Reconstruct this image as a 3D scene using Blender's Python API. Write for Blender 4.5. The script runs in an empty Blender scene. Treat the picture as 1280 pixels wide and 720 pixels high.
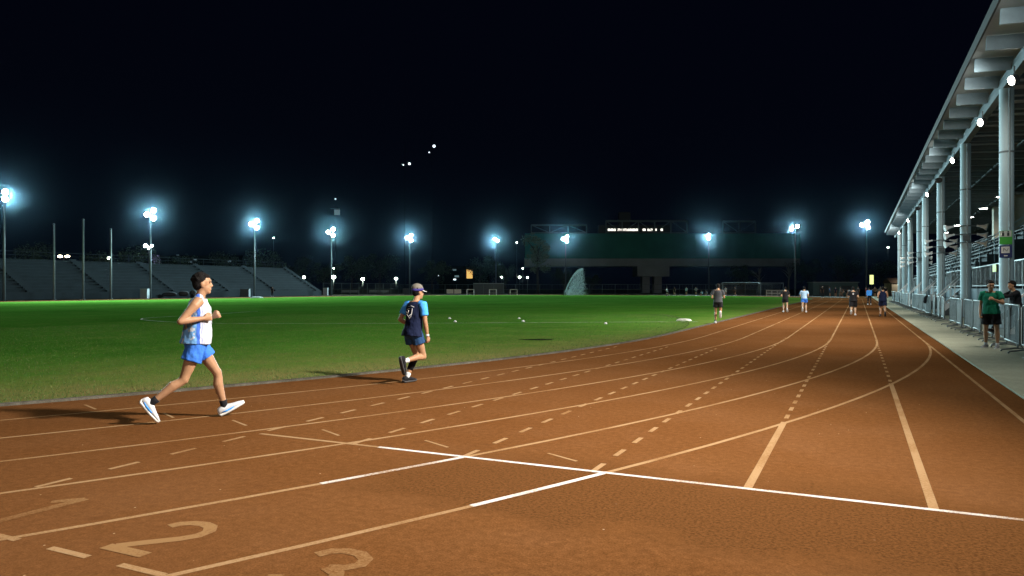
import bpy, math, random
import numpy as np
from mathutils import Vector, Matrix

random.seed(7); rng = np.random.default_rng(7)
PI = math.pi; R_ = math.radians
scene = bpy.context.scene
COL = scene.collection
V = Vector

# ------------------------------------------------------------------ camera constants (fitted from the track geometry)
FPX, YAW, CAMH = 913.1, R_(25.355), 1.528
CA, SA = math.cos(YAW), math.sin(YAW)
S0, RAD, CY = 1.708, 46.26, 23.66          # outer lane line, its bend radius, start of the straight
CX = S0 - RAD
YEND = CY + 84.4
GLARE, SKY = .000028, .02
LANE = 1.22
def at(u, Z, z=0.0):
    """bearing (in photo columns) + distance along the view axis -> ground point in metres"""
    X = (u - 640) / FPX * Z
    return V((X * CA - Z * SA, X * SA + Z * CA, z))
def hgt(v, Z):
    return CAMH + (359.64 - v) / FPX * Z

# ------------------------------------------------------------------ materials
MATS = {}
def mat(name, col=(.5, .5, .5), rough=.6, metal=0., emit=None, es=0., var=.12, vscale=4., bump=0., bscale=60., spec=.4):
    m = bpy.data.materials.new(name); m.use_nodes = True
    nt = m.node_tree; b = nt.nodes['Principled BSDF']
    b.inputs['Roughness'].default_value = rough; b.inputs['Metallic'].default_value = metal
    b.inputs['Specular IOR Level'].default_value = spec
    b.inputs['Base Color'].default_value = (*col, 1)
    if var > 0 or bump > 0:
        tc = nt.nodes.new('ShaderNodeTexCoord')
    if var > 0:
        n = nt.nodes.new('ShaderNodeTexNoise'); n.inputs['Scale'].default_value = vscale; n.inputs['Detail'].default_value = 5
        r = nt.nodes.new('ShaderNodeMapRange'); r.inputs[1].default_value = .25; r.inputs[2].default_value = .75
        r.inputs[3].default_value = 1 - var; r.inputs[4].default_value = 1 + var
        mx = nt.nodes.new('ShaderNodeMix'); mx.data_type = 'RGBA'; mx.blend_type = 'MULTIPLY'; mx.inputs[0].default_value = 1
        mx.inputs[6].default_value = (*col, 1)
        nt.links.new(tc.outputs['Object'], n.inputs['Vector']); nt.links.new(n.outputs['Fac'], r.inputs[0])
        nt.links.new(r.outputs[0], mx.inputs[7]); nt.links.new(mx.outputs[2], b.inputs['Base Color'])
    if bump > 0:
        n2 = nt.nodes.new('ShaderNodeTexNoise'); n2.inputs['Scale'].default_value = bscale; n2.inputs['Detail'].default_value = 3
        bp = nt.nodes.new('ShaderNodeBump'); bp.inputs['Strength'].default_value = bump; bp.inputs['Distance'].default_value = .02
        nt.links.new(tc.outputs['Object'], n2.inputs['Vector']); nt.links.new(n2.outputs['Fac'], bp.inputs['Height'])
        nt.links.new(bp.outputs[0], b.inputs['Normal'])
    if emit:
        b.inputs['Emission Color'].default_value = (*emit, 1); b.inputs['Emission Strength'].default_value = es
        m.cycles.emission_sampling = 'NONE'
    MATS[name] = m
    return m
def M(name): return MATS[name]

# ------------------------------------------------------------------ mesh builder
class MB:
    def __init__(s): s.v = []; s.f = []; s.m = []
    def add(s, vs, fs, m=0):
        b = len(s.v); s.v.extend([tuple(x) for x in vs]); s.f.extend([tuple(b + i for i in f) for f in fs]); s.m.extend([m] * len(fs)); return s
    def box(s, c, d, ax=None, m=0):
        c = V(c); X, Y, Z = ax if ax else (V((1, 0, 0)), V((0, 1, 0)), V((0, 0, 1)))
        X, Y, Z = X * d[0] / 2, Y * d[1] / 2, Z * d[2] / 2
        vs = [c + X * i + Y * j + Z * k for k in (-1, 1) for j in (-1, 1) for i in (-1, 1)]
        return s.add(vs, [(0, 2, 3, 1), (4, 5, 7, 6), (0, 1, 5, 4), (2, 6, 7, 3), (0, 4, 6, 2), (1, 3, 7, 5)], m)
    def b2(s, lo, hi, m=0):
        return s.box([(a + b) / 2 for a, b in zip(lo, hi)], [b - a for a, b in zip(lo, hi)], None, m)
    def bar(s, p, q, w, h=None, m=0):
        p, q = V(p), V(q); d = q - p; L = d.length; Y = d / L
        up = V((0, 0, 1)) if abs(Y.z) < .95 else V((1, 0, 0))
        X = Y.cross(up).normalized(); Z = X.cross(Y)
        return s.box((p + q) / 2, (w, L, h or w), (X, Y, Z), m)
    def loft(s, rings, n=14, m=0, cap=True, closed=False):
        b = len(s.v)
        for (c, a, bb) in rings:
            c, a, bb = V(c), V(a), V(bb)
            for i in range(n):
                t = 2 * PI * i / n; s.v.append(tuple(c + a * math.cos(t) + bb * math.sin(t)))
        for k in range(len(rings) - 1):
            for i in range(n):
                j = (i + 1) % n
                s.f.append((b + k * n + i, b + k * n + j, b + (k + 1) * n + j, b + (k + 1) * n + i)); s.m.append(m)
        if cap:
            s.f.append(tuple(b + i for i in reversed(range(n)))); s.m.append(m)
            e = b + (len(rings) - 1) * n
            s.f.append(tuple(e + i for i in range(n))); s.m.append(m)
        return s
    def tube(s, pts, rad, n=10, m=0, rnd=False):
        pts = [V(p) for p in pts]
        if not hasattr(rad, '__len__'): rad = [rad] * len(pts)
        rad = list(rad)
        if rnd:
            d0 = (pts[0] - pts[1]).normalized(); d1 = (pts[-1] - pts[-2]).normalized()
            a = [(pts[0] + d0 * rad[0] * math.sin(t), rad[0] * math.cos(t)) for t in (1.4, 1.0, .5)]
            z = [(pts[-1] + d1 * rad[-1] * math.sin(t), rad[-1] * math.cos(t)) for t in (.5, 1.0, 1.4)]
            pts = [q[0] for q in a] + pts + [q[0] for q in z]; rad = [q[1] for q in a] + rad + [q[1] for q in z]
        rings = []; prev = None
        for i, p in enumerate(pts):
            d = (pts[min(i + 1, len(pts) - 1)] - pts[max(i - 1, 0)]).normalized()
            if prev is None:
                up = V((0, 0, 1)) if abs(d.z) < .9 else V((0, 1, 0)); X = d.cross(up).normalized()
            else: X = (prev - d * prev.dot(d)).normalized()
            prev = X; rings.append((p, X * rad[i], d.cross(X) * rad[i]))
        return s.loft(rings, n, m)
    def ell(s, c, r, ax=None, n=14, k=9, m=0):
        c = V(c); X, Y, Z = ax if ax else (V((1, 0, 0)), V((0, 1, 0)), V((0, 0, 1)))
        rings = []
        for i in range(k):
            t = PI * (i + .25) / (k - .5) - PI / 2
            rings.append((c + Z * r[2] * math.sin(t), X * r[0] * math.cos(t), Y * r[1] * math.cos(t)))
        return s.loft(rings, n, m)
    def build(s, name, mats, parent=None, smooth=False):
        me = bpy.data.meshes.new(name); me.from_pydata(s.v, [], s.f)
        if not isinstance(mats, (list, tuple)): mats = [mats]
        for q in mats: me.materials.append(M(q) if isinstance(q, str) else q)
        if len(mats) > 1: me.polygons.foreach_set('material_index', s.m)
        if smooth: me.polygons.foreach_set('use_smooth', [True] * len(me.polygons))
        me.update()
        o = bpy.data.objects.new(name, me); COL.objects.link(o)
        if parent: o.parent = parent
        return o

def smooth_angle(o, ang=40):
    o.data.polygons.foreach_set('use_smooth', [True] * len(o.data.polygons))
    o.data.set_sharp_from_angle(angle=R_(ang))
    return o

def tag(o, label, cat, group=None, kind=None):
    o['label'] = label; o['category'] = cat
    if group: o['group'] = group
    if kind: o['kind'] = kind
    return o
def thing(name, label, cat, loc=(0, 0, 0), rz=0., group=None):
    o = bpy.data.objects.new(name, None); COL.objects.link(o); o.empty_display_size = .2
    o.location = loc; o.rotation_euler = (0, 0, rz)
    return tag(o, label, cat, group)
def struct(o, kind='structure'):
    o['kind'] = kind; return o
def kids(o): return [c for c in bpy.data.objects if c.parent == o]
def dup(o, loc, rz=None, label=None, parent=None):
    c = o.copy(); COL.objects.link(c)
    if parent: c.parent = parent
    else:
        c.location = loc
        if rz is not None: c.rotation_euler = (0, 0, rz)
        if label: c['label'] = label
    for k in kids(o): dup(k, None, parent=c)
    return c
def spot(name, loc, target, power, col, ang=120, blend=.6, rad=.25, parent=None):
    l = bpy.data.lights.new(name, 'SPOT'); l.energy = power; l.color = col; l.spot_size = R_(ang); l.spot_blend = blend; l.shadow_soft_size = rad
    o = bpy.data.objects.new(name, l); COL.objects.link(o); o.location = loc
    o.rotation_euler = (V(target) - V(loc)).to_track_quat('-Z', 'Y').to_euler()
    if parent: o.parent = parent
    return o

# ================================================================== PEOPLE
def skin_mat(name, c): return mat(name, c, .5, var=.1, vscale=18, spec=.35)
skin_mat('skin_tan', (.40, .22, .125)); skin_mat('skin_light', (.48, .30, .19)); skin_mat('skin_brown', (.36, .20, .125))
mat('hair_black', (.007, .006, .006), .75, spec=.15, var=.4, vscale=60, bump=.6, bscale=90)
mat('hair_grey', (.16, .145, .12), .7, var=.5, vscale=70, bump=.6, bscale=90)
mat('eye_dark', (.02, .015, .012), .2, var=0)
mat('shoe_sole', (.72, .72, .70), .6, var=.06)
mat('shoe_sole_dark', (.05, .05, .055), .7)
def cloth(name, c, var=.12): return mat(name, c, .85, var=var, vscale=7, bump=.45, bscale=16, spec=.2)
for n, c in dict(c_black=(.012, .012, .015), c_charcoal=(.055, .06, .07), c_navy=(.006, .011, .040), c_blue=(.045, .18, .68), c_sky=(.07, .36, 1.0),
                 c_white=(.60, .62, .66), c_paleblue=(.38, .58, .82), c_green=(.006, .17, .10), c_grey=(.20, .21, .22), c_brown=(.12, .08, .05),
                 c_darkblue=(.02, .06, .16), c_red=(.3, .03, .03), c_purple=(.05, .04, .22)).items(): cloth(n, c)

cloth('c_cap', (.17, .16, .14))
def vest_material():
    m = cloth('c_vest', (.78, .80, .86)); nt = m.node_tree; b = nt.nodes['Principled BSDF']
    tc = nt.nodes.new('ShaderNodeTexCoord'); sp = nt.nodes.new('ShaderNodeSeparateXYZ'); nt.links.new(tc.outputs['Object'], sp.inputs[0])
    nz = nt.nodes.new('ShaderNodeTexNoise'); nz.inputs['Scale'].default_value = 15; nz.inputs['Detail'].default_value = 2; nt.links.new(tc.outputs['Object'], nz.inputs['Vector'])
    def math_(op, a, b_=None):
        n = nt.nodes.new('ShaderNodeMath'); n.operation = op
        for i, q in enumerate((a, b_)):
            if q is None: continue
            if isinstance(q, (int, float)): n.inputs[i].default_value = q
            else: nt.links.new(q, n.inputs[i])
        return n.outputs[0]
    warp = math_('MULTIPLY', math_('SUBTRACT', nz.outputs['Fac'], .5), .035)
    x = math_('ADD', sp.outputs['X'], warp)
    def band(lo, hi):
        return math_('MULTIPLY', math_('GREATER_THAN', x, lo), math_('LESS_THAN', x, hi))
    def mix(fac, a, c):
        n = nt.nodes.new('ShaderNodeMix'); n.data_type = 'RGBA'
        nt.links.new(fac, n.inputs[0])
        if isinstance(a, tuple): n.inputs[6].default_value = (*a, 1)
        else: nt.links.new(a, n.inputs[6])
        n.inputs[7].default_value = (*c, 1); return n.outputs[2]
    out = mix(math_('LESS_THAN', x, -.005), (.58, .60, .68), (.17, .40, .78))
    out = mix(math_('MULTIPLY', math_('LESS_THAN', x, -.005), math_('GREATER_THAN', sp.outputs['Z'], 1.22)), out, (.40, .54, .78))
    out = mix(math_('MULTIPLY', math_('LESS_THAN', x, -.02), math_('GREATER_THAN', nz.outputs['Fac'], .57)), out, (.60, .66, .76))
    out = mix(band(-.008, .03), out, (.06, .16, .66))
    out = mix(band(.045, .056), out, (.32, .36, .66))
    out = mix(band(.07, .078), out, (.38, .41, .66))
    nt.links.new(out, b.inputs['Base Color'])
vest_material()

def remesh(mb, name, mats, voxel, it=3, fac=.5, fold=0.):
    o = mb.build(name, mats)
    r = o.modifiers.new('r', 'REMESH'); r.mode = 'VOXEL'; r.voxel_size = voxel
    sm = o.modifiers.new('s', 'SMOOTH'); sm.factor = fac; sm.iterations = it
    dg = bpy.context.evaluated_depsgraph_get()
    me = bpy.data.meshes.new_from_object(o.evaluated_get(dg))
    o.modifiers.clear(); old = o.data; o.data = me; bpy.data.meshes.remove(old); me.name = name
    if fold:                                   # soft folds in the cloth, longer down the body than across
        from mathutils import noise as ns
        co = np.zeros(len(me.vertices) * 3, np.float32); me.vertices.foreach_get('co', co); co = co.reshape(-1, 3)
        no = np.zeros(len(me.vertices) * 3, np.float32); me.vertices.foreach_get('normal', no); no = no.reshape(-1, 3)
        dd = np.array([ns.noise((x * 17 + z * 5, y * 17 - z * 3, z * 7)) + .5 * ns.noise((x * 34, y * 34 + 9, z * 20 + x * 12)) for x, y, z in co.tolist()], np.float32)
        co += no * (dd * fold)[:, None]; me.vertices.foreach_set('co', co.ravel()); me.update()
    me.polygons.foreach_set('use_smooth', [True] * len(me.polygons))
    if not me.materials:
        me.materials.append(M(mats) if isinstance(mats, str) else M(mats[0]))
    return o

def dirv(a, ab=0.):
    """sagittal direction: angle from straight down, forward positive; ab = tilt sideways (+ left)"""
    return V((math.sin(a) * math.cos(ab), math.sin(ab), -math.cos(a) * math.cos(ab)))

def person(label, loc, rz, pose, top='c_black', sleeve='c_black', bottom='c_black', shoe='c_white', sole='shoe_sole', sock=None, skin='skin_tan',
           hair='hair_black', stature=1.75, build=1., voxel=.02, top_kind='tee', short_len=.5, hem=-.02, sleeve_len=.62, group=None, detail=0,
           cap=None, extra=None):
    k = stature / 1.75
    g = lambda key, d: pose.get(key, d)
    lean = R_(g('lean', 5)); th, sh = .43 * k, .425 * k; ankh = .085 * k
    up = V((math.sin(lean), 0, math.cos(lean)))
    tw = R_(g('twist', 0))
    hipw, shw = .09 * k, .185 * k * (1 + (build - 1) * .5)
    J = {}
    P = V((0, 0, 0))
    for s, nm in ((1, 'L'), (-1, 'R')):
        t, kn, ft = g('leg' + nm, (0, 0, 0)); ab = R_(g('legab' + nm, 2)) * s
        H = P + V((0, hipw * s, 0)); K = H + dirv(R_(t), ab) * th; A = K + dirv(R_(kn), ab * .3) * sh
        fd = V((math.cos(R_(ft)), 0, math.sin(R_(ft))))
        fyaw = R_(g('footyaw', 6)) * s; fd = V((fd.x * math.cos(fyaw), fd.x * math.sin(fyaw), fd.z)).normalized()
        J['hip' + nm], J['knee' + nm], J['ank' + nm], J['fdir' + nm] = H, K, A, fd
    lowest = 9
    for nm in 'LR':
        fd = J['fdir' + nm]; side = V((0, 0, 1)).cross(fd).normalized(); fu = fd.cross(side)
        for q in (-.07, .2): lowest = min(lowest, (J['ank' + nm] + fd * q * k - fu * ankh).z)
    off = V((0, 0, -lowest + .003 + g('lift', 0)))
    for q in list(J):
        if not q.startswith('fdir'): J[q] = J[q] + off
    P = P + off
    C = P + up * .50 * k
    lat = V((-math.sin(tw), math.cos(tw), 0))
    for s, nm in ((1, 'L'), (-1, 'R')):
        a, fa, ab = g('arm' + nm, (0, 15, 8)); inw = R_(g('inw' + nm, 8))
        S = C + lat * shw * s + V((0, 0, -.01))
        E = S + dirv(R_(a), R_(ab) * s) * .295 * k
        W = E + dirv(R_(fa), -inw * s) * .25 * k
        J['sho' + nm], J['elb' + nm], J['wri' + nm] = S, E, W
    fwd0 = V((0, 0, 1)).cross(lat) * -1; fwd0 = lat.cross(V((0, 0, 1)))
    hy = R_(g('headyaw', 0)); hp = R_(g('headpitch', 0))
    hf = V((math.cos(hy) * math.cos(hp), math.sin(hy) * math.cos(hp), math.sin(hp)))
    hl = V((0, 0, 1)).cross(hf).normalized(); hu = hf.cross(hl)
    HC = C + up * .075 * k + V((.025, 0, .0)) * k + hu * .125 * k + hf * .012
    root = thing('person', label, 'person', loc, rz, group)
    b = build
    # ---- body
    body = MB()
    def ring(t, w, d, fx=0.): 
        c = P + up * (.50 * k * t); l = V((0, 1, 0)).lerp(lat, max(0, min(1, t))).normalized(); f = l.cross(up).normalized()
        return (c + f * fx, l * w * k * b, f * d * k * b)
    def bring(t, w, d, fx=0.): return ring(t, w - .010, d - .010, fx)
    body.loft([bring(-.20, .05, .04), bring(-.12, .145, .10, -.01), bring(0, .165, .115, -.012), bring(.2, .148, .105), bring(.42, .132, .098, .004), bring(.65, .150, .112, .008),
               bring(.85, .160, .112), bring(.97, .15, .092, -.005), bring(1.06, .10, .07, -.005), bring(1.12, .05, .05, .0)], 20)
    body.tube([C + up * .0, C + up * .07 * k + V((.012, 0, 0)), HC - hu * .06 * k], [.062 * k, .055 * k, .055 * k], 12, rnd=True)
    def P3(x, y, z): return HC + hf * x * k + hl * y * k + hu * z * k
    hax = (hf, hl, hu)
    body.ell(P3(-.012, 0, .025), (.098 * k, .077 * k, .095 * k), hax)
    body.ell(P3(.018, 0, -.045), (.070 * k, .060 * k, .075 * k), hax)
    body.ell(P3(.058, 0, -.098), (.028 * k, .030 * k, .022 * k), hax)
    if detail:
        body.tube([P3(.078, 0, .022), P3(.088, 0, -.005), P3(.098, 0, -.026)], [.010 * k, .011 * k, .014 * k], 8, rnd=True)
        body.ell(P3(.080, 0, -.066), (.014 * k, .024 * k, .010 * k), hax); body.ell(P3(.074, 0, .035), (.02 * k, .055 * k, .014 * k), hax)
        for s in (1, -1): body.ell(P3(-.008, .076 * s, -.012), (.022 * k, .010 * k, .034 * k), hax)
    for s, nm in ((1, 'L'), (-1, 'R')):
        H, K, A = J['hip' + nm], J['knee' + nm], J['ank' + nm]
        bk = (K - H).normalized().cross(V((0, 1, 0))).normalized()
        if bk.x > 0: bk = -bk
        d2 = (A - K).normalized(); bk2 = d2.cross(V((0, 1, 0))).normalized()
        if bk2.x > 0 and abs(d2.x) < .8: bk2 = -bk2
        elif abs(d2.x) >= .8: bk2 = V((0, 0, 1)) if d2.x < 0 else V((0, 0, -1))
        body.tube([H + V((0, 0, .03)), H.lerp(K, .25), H.lerp(K, .6), H.lerp(K, .88), K, ], [.088 * k * b, .085 * k * b, .070 * k * b, .055 * k * b, .054 * k * b], 14, rnd=True)
        body.tube([K, K.lerp(A, .12), K.lerp(A, .32) + bk2 * .016, K.lerp(A, .6) + bk2 * .008, K.lerp(A, .85), A], [.052 * k * b, .050 * k * b, .058 * k * b, .045 * k * b, .034 * k * b, .034 * k * b], 14, rnd=True)
        fd = J['fdir' + nm]; side = V((0, 0, 1)).cross(fd).normalized(); fu = fd.cross(side)
        body.tube([A, A + fd * .02 * k - fu * .04 * k, A + fd * .13 * k - fu * .055 * k], [.034 * k, .036 * k, .022 * k], 8, rnd=True)
        S, E, W = J['sho' + nm], J['elb' + nm], J['wri' + nm]
        body.tube([C + lat * shw * s * .45 + V((0, 0, -.01)), S - lat * s * .012 * k, S.lerp(E, .2), S.lerp(E, .45), S.lerp(E, .8), E], [.062 * k * b, .062 * k * b, .056 * k * b, .048 * k * b, .040 * k * b, .038 * k * b], 12, rnd=True)
        body.tube([E, E.lerp(W, .25), E.lerp(W, .6), W], [.038 * k * b, .041 * k * b, .034 * k * b, .024 * k], 12, rnd=True)
        # hand
        hd = (W - E).normalized(); hin = (V((0, -s, 0)) - hd * V((0, -s, 0)).dot(hd)).normalized(); wx = hd.cross(hin).normalized()
        if wx.dot(V((0, 0, 1)) + V((.6, 0, 0))) < 0: wx = -wx                        # thumb side up / forward
        body.loft([(W, wx * .026 * k, hin * .020 * k), (W + hd * .03 * k, wx * .034 * k, hin * .020 * k), (W + hd * .085 * k, wx * .042 * k, hin * .016 * k), (W + hd * .095 * k, wx * .036 * k, hin * .012 * k)], 10)
        if voxel < .012:
            curl = R_(g('curl', 62))
            for q, (w_, fl) in enumerate(((.031, .92), (.011, 1.0), (-.010, .95), (-.030, .75))):
                p = W + hd * .086 * k + wx * w_ * k; pts = [p - hd * .02]; ang = 0.
                for seg in (.042, .027, .022):
                    ang += curl; pts.append(p); p = p + (hd * math.cos(ang) + hin * math.sin(ang)) * seg * fl * k
                pts.append(p); body.tube(pts, [.0105 * k] * len(pts), 7, rnd=True)
            tp = W + hd * .03 * k + wx * .03 * k
            body.tube([tp, tp + (wx * .6 + hd * .75 + hin * .3).normalized() * .042 * k, tp + (wx * .35 + hd * 1.0 + hin * .75).normalized() * .078 * k], [.014 * k, .0115 * k, .010 * k], 7, rnd=True)
        else:
            body.ell(W + hd * .09 * k, (.035 * k, .022 * k, .05 * k), (wx, hin, hd))
    remesh(body, 'body', skin, voxel, 3 if voxel > .012 else 2).parent = root
    if detail:
        for s in (1, -1):
            MB().ell(P3(.0735, .031 * s, .012), (.009 * k, .014 * k, .008 * k), hax, 8, 5).build('eye', 'eye_dark', root, True)
            MB().tube([P3(.0885, .016 * s, .036), P3(.083, .032 * s, .040), P3(.070, .045 * s, .036)], .0035 * k, 6).build('eyebrow', hair, root, True)
    # ---- hair
    hb = MB()
    hb.ell(P3(-.030, 0, .040), (.097 * k, .083 * k, .090 * k), hax); hb.ell(P3(-.050, 0, -.005), (.068 * k, .078 * k, .075 * k), hax)
    hb.ell(P3(.016, 0, .084), (.064 * k, .062 * k, .034 * k), hax)
    if detail:
        r2 = random.Random(3)
        for _ in range(46):
            t, ph = r2.uniform(.15, 1.5), r2.uniform(0, 2 * PI)
            q = P3(-.028 + .094 * math.sin(t) * math.cos(ph), .080 * math.sin(t) * math.sin(ph), .040 + .088 * math.cos(t))
            if (q - HC).dot(hf) < .035: hb.ell(q, [r2.uniform(.012, .02) * k] * 3, hax, 6, 5)
    remesh(hb, 'hair', hair, max(.008, voxel * .7), 1 if detail else 2).parent = root
    if cap: cap(root, P3, hax, k)
    # ---- top
    tb = MB(); e = .020
    def tring(t, w, d, fx=0.): 
        c, l, f = ring(t, w, d, fx); return (c, l + l.normalized() * e * k, f + f.normalized() * e * k)
    if top_kind == 'vest':
        tb.loft([tring(hem, .185, .155, -.012), tring(.2, .172, .142, -.006), tring(.42, .160, .130, .0), tring(.65, .158, .125, .004), tring(.85, .146, .110), tring(.96, .120, .088, -.005), tring(1.05, .085, .066, -.003)], 22)
        for s in (1, -1):
            tb.tube([C + lat * s * .07 * k + up * .035 * k, C + lat * s * .125 * k + up * .012 * k], [.052 * k, .058 * k], 10, rnd=True)
    else:
        tb.loft([tring(hem, .172 + max(0, -hem) * .16, .122 + max(0, -hem) * .2, -.01)] + ([tring(0, .180, .134, -.012)] if hem < -.03 else []) + [tring(.2, .160, .116), tring(.42, .145, .106, .004), tring(.65, .155, .114, .008), tring(.85, .160, .112), tring(.97, .14, .090, -.005), tring(1.05, .085, .066, -.003)], 22)
    sls = []
    if top_kind in ('tee', 'long'):
        for s, nm in ((1, 'L'), (-1, 'R')):
            S, E, W = J['sho' + nm], J['elb' + nm], J['wri' + nm]
            tgt = tb
            if sleeve != top: tgt = MB(); sls.append(tgt)
            f = sleeve_len
            tgt.tube([C + lat * shw * s * .6 + V((0, 0, -.012)), S - lat * s * .008 * k, S.lerp(E, f * .5), S.lerp(E, f)], [.072 * k * b, .076 * k * b, .070 * k * b, .068 * k * b], 14)
            if top_kind == 'long': tgt.tube([S.lerp(E, .5), E, E.lerp(W, .9)], [.062 * k * b, .053 * k * b, .042 * k], 12, rnd=True)
    fold = .008 if detail else 0.
    shirt = remesh(tb, 'vest' if top_kind == 'vest' else 'shirt', top, max(.009, voxel * .9), 3, .5, fold); shirt.parent = root
    for sl in sls: remesh(sl, 'sleeve', sleeve, max(.011, voxel * .9), 2).parent = root
    # ---- shorts / trousers
    sb = MB()
    sb.loft([ring(-.20, .09, .08), ring(-.13, .155, .115, -.01), (ring(0, .17, .12, -.012)[0], ring(0, .182, .12)[1], ring(0, .16, .134)[2]), ring(.10, .165, .118, -.005)] + ([ring(.17, .168, .12)] if hem > -.03 else []), 20)
    for nm in 'LR':
        H, K, A = J['hip' + nm], J['knee' + nm], J['ank' + nm]
        if short_len > 1:
            sb.tube([H + V((0, 0, .03)), H.lerp(K, .4), K, K.lerp(A, .5), K.lerp(A, .95)], [.105 * k * b, .095 * k * b, .075 * k * b, .066 * k * b, .058 * k * b], 14)
        else:
            sb.tube([H + V((0, 0, .04)), H.lerp(K, .2), H.lerp(K, short_len)], [.100 * k * b, .107 * k * b, (.112 + .012 * (1 - short_len)) * k * b], 16)
    remesh(sb, 'trousers' if short_len > 1 else 'shorts', bottom, max(.009, voxel * .9), 3, .5, fold).parent = root
    # ---- shoes, socks
    for nm in 'LR':
        A, fd = J['ank' + nm], J['fdir' + nm]; side = V((0, 0, 1)).cross(fd).normalized(); fu = fd.cross(side)
        base = A - fu * ankh
        secs = [(-.092, .024, .075, .022), (-.075, .038, .108, .0), (-.02, .042, .116, 0), (.04, .045, .102, 0), (.10, .051, .080, 0), (.155, .050, .066, .004), (.195, .042, .054, .006), (.217, .024, .044, .012)]
        ub, ob = MB(), MB()
        ub.loft([(base + (fd * x + fu * ((h + .022 + z0) / 2)) * k, side * w * k, fu * ((h - .018 - z0) / 2) * k) for x, w, h, z0 in secs], 14)
        ob.loft([(base + (fd * x * 1.03 + fu * (.018 + z0)) * k, side * (w * 1.06) * k, fu * .019 * k) for x, w, h, z0 in secs], 14)
        sh_o = ub.build('shoe', shoe, root, True); ob.build('sole', sole, sh_o, True)
        if detail and shoe == 'c_white':
            sw = MB()
            for s in (1, -1):
                sw.tube([base + (fd * -.055 + fu * .050 + side * s * .0365) * k, base + (fd * .0 + fu * .040 + side * s * .0405) * k, base + (fd * .06 + fu * .040 + side * s * .0445) * k, base + (fd * .12 + fu * .046 + side * s * .0425) * k], [.004, .010, .009, .003], 6)
            sw.build('stripe', 'c_sky', sh_o, True)
        if sock:
            K = J['knee' + nm]; top_l = pose.get('sock_h', .16)
            MB().tube([A - fu * .02, A.lerp(K, .02), A.lerp(K, top_l * .6), A.lerp(K, top_l)], [.040 * k, .040 * k, .041 * k, .044 * k], 12).build('sock', sock, root, True)
    if extra: extra(root, J, P3, hax, k, C, lat, up)
    return root

RUN1 = dict(lean=3, legL=(32, 11, 27), legR=(-19, -54, -54), armL=(-18, 112, 10), armR=(-40, 97, 14), inwL=18, inwR=14, twist=-6, sock_h=.2, footyaw=3, curl=68)
RUN2 = dict(lean=7, legL=(24, -30, 0), legR=(20, -84, -76), armL=(-24, 62, 14), armR=(0, 14, 9), inwL=10, inwR=2, twist=4, headyaw=-12, headpitch=-5, sock_h=.2, curl=40)
def jog(ph=0):
    return [dict(lean=6, legL=(30, -25, 5), legR=(-12, -60, -45), armL=(-25, 70, 12), armR=(15, 100, 12), inwL=20, inwR=20),
            dict(lean=6, legL=(-14, -66, -50), legR=(28, -20, 0), armL=(15, 100, 12), armR=(-25, 70, 12), inwL=20, inwR=20),
            dict(lean=5, legL=(14, -6, 2), legR=(6, -88, -70), armL=(-15, 75, 14), armR=(5, 95, 14), inwL=25, inwR=25)][ph % 3]
WALK = dict(lean=3, legL=(16, 6, 8), legR=(-14, -22, -18), armL=(-14, 0, 6), armR=(14, 26, 6))
STAND = dict(lean=1, legL=(3, 0, 0), legR=(-2, -4, 0), armL=(2, 14, 7), armR=(-2, 10, 7))
HIPS = dict(lean=2, legL=(2, 0, 0), legR=(-2, -3, 0), armL=(-20, 40, 38), armR=(-20, 40, 38), inwL=50, inwR=50)
BEND = dict(lean=62, legL=(12, 2, 0), legR=(2, -6, 0), armL=(35, 30, 6), armR=(25, 20, 6), headpitch=-40)
SIT = dict(lean=12, legL=(88, 15, 0), legR=(80, 10, 0), armL=(25, 50, 12), armR=(25, 50, 12), legabL=10, legabR=10)

# -- runner 1
h1 = R_(25.36 + 25)
c1 = at(284, 8.62); d1 = V((math.cos(h1), math.sin(h1), 0))
person('runner in white and blue vest, blue shorts and white shoes mid stride', c1 - d1 * .33, h1, RUN1, top='c_vest', bottom='c_blue', shoe='c_white', sock='c_black',
       top_kind='vest', stature=1.735, voxel=.0075, detail=1, short_len=.48, hem=.0)
# -- runner 2
def visor(root, P3, hax, k):
    t = MB(); n = 24; rings = []
    for i in range(n + 1):
        a = 2 * PI * i / n
        rings.append((math.cos(a), math.sin(a)))
    vs, fs = [], []
    for zz in (.015, .058):
        for (cx_, sy_) in rings: vs.append(P3(-.022 + .108 * cx_, .092 * sy_, zz + .012 * cx_))
    for i in range(n): fs.append((i, i + 1, n + 2 + i, n + 1 + i))
    t.add(vs, fs); o = t.build('headband', 'c_purple', root, True)
    md = o.modifiers.new('t', 'SOLIDIFY'); md.thickness = .006
    cr = MB(); cr.ell(P3(-.026, 0, .064), (.107 * k, .092 * k, .082 * k), hax, 20, 12); cr.build('cap_crown', 'c_cap', root, True)
    b = MB(); vs = []; fs = []; m_ = 12
    for lay in (0, .005):
        for i in range(m_ + 1):
            a = -1.15 + 2.3 * i / m_
            vs.append(P3(-.022 + .106 * math.cos(a), .09 * math.sin(a), .03 + lay)); vs.append(P3(.012 + .145 * math.cos(a), .085 * math.sin(a), .012 + lay))
    w = 2 * (m_ + 1)
    for i in range(m_):
        fs.append((2 * i, 2 * i + 1, 2 * i + 3, 2 * i + 2)); fs.append((w + 2 * i, w + 2 * i + 2, w + 2 * i + 3, w + 2 * i + 1))
        fs.append((2 * i + 1, w + 2 * i + 1, w + 2 * i + 3, 2 * i + 3))
    b.add(vs, fs); b.build('visor_brim', 'c_white', root, True)
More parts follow.
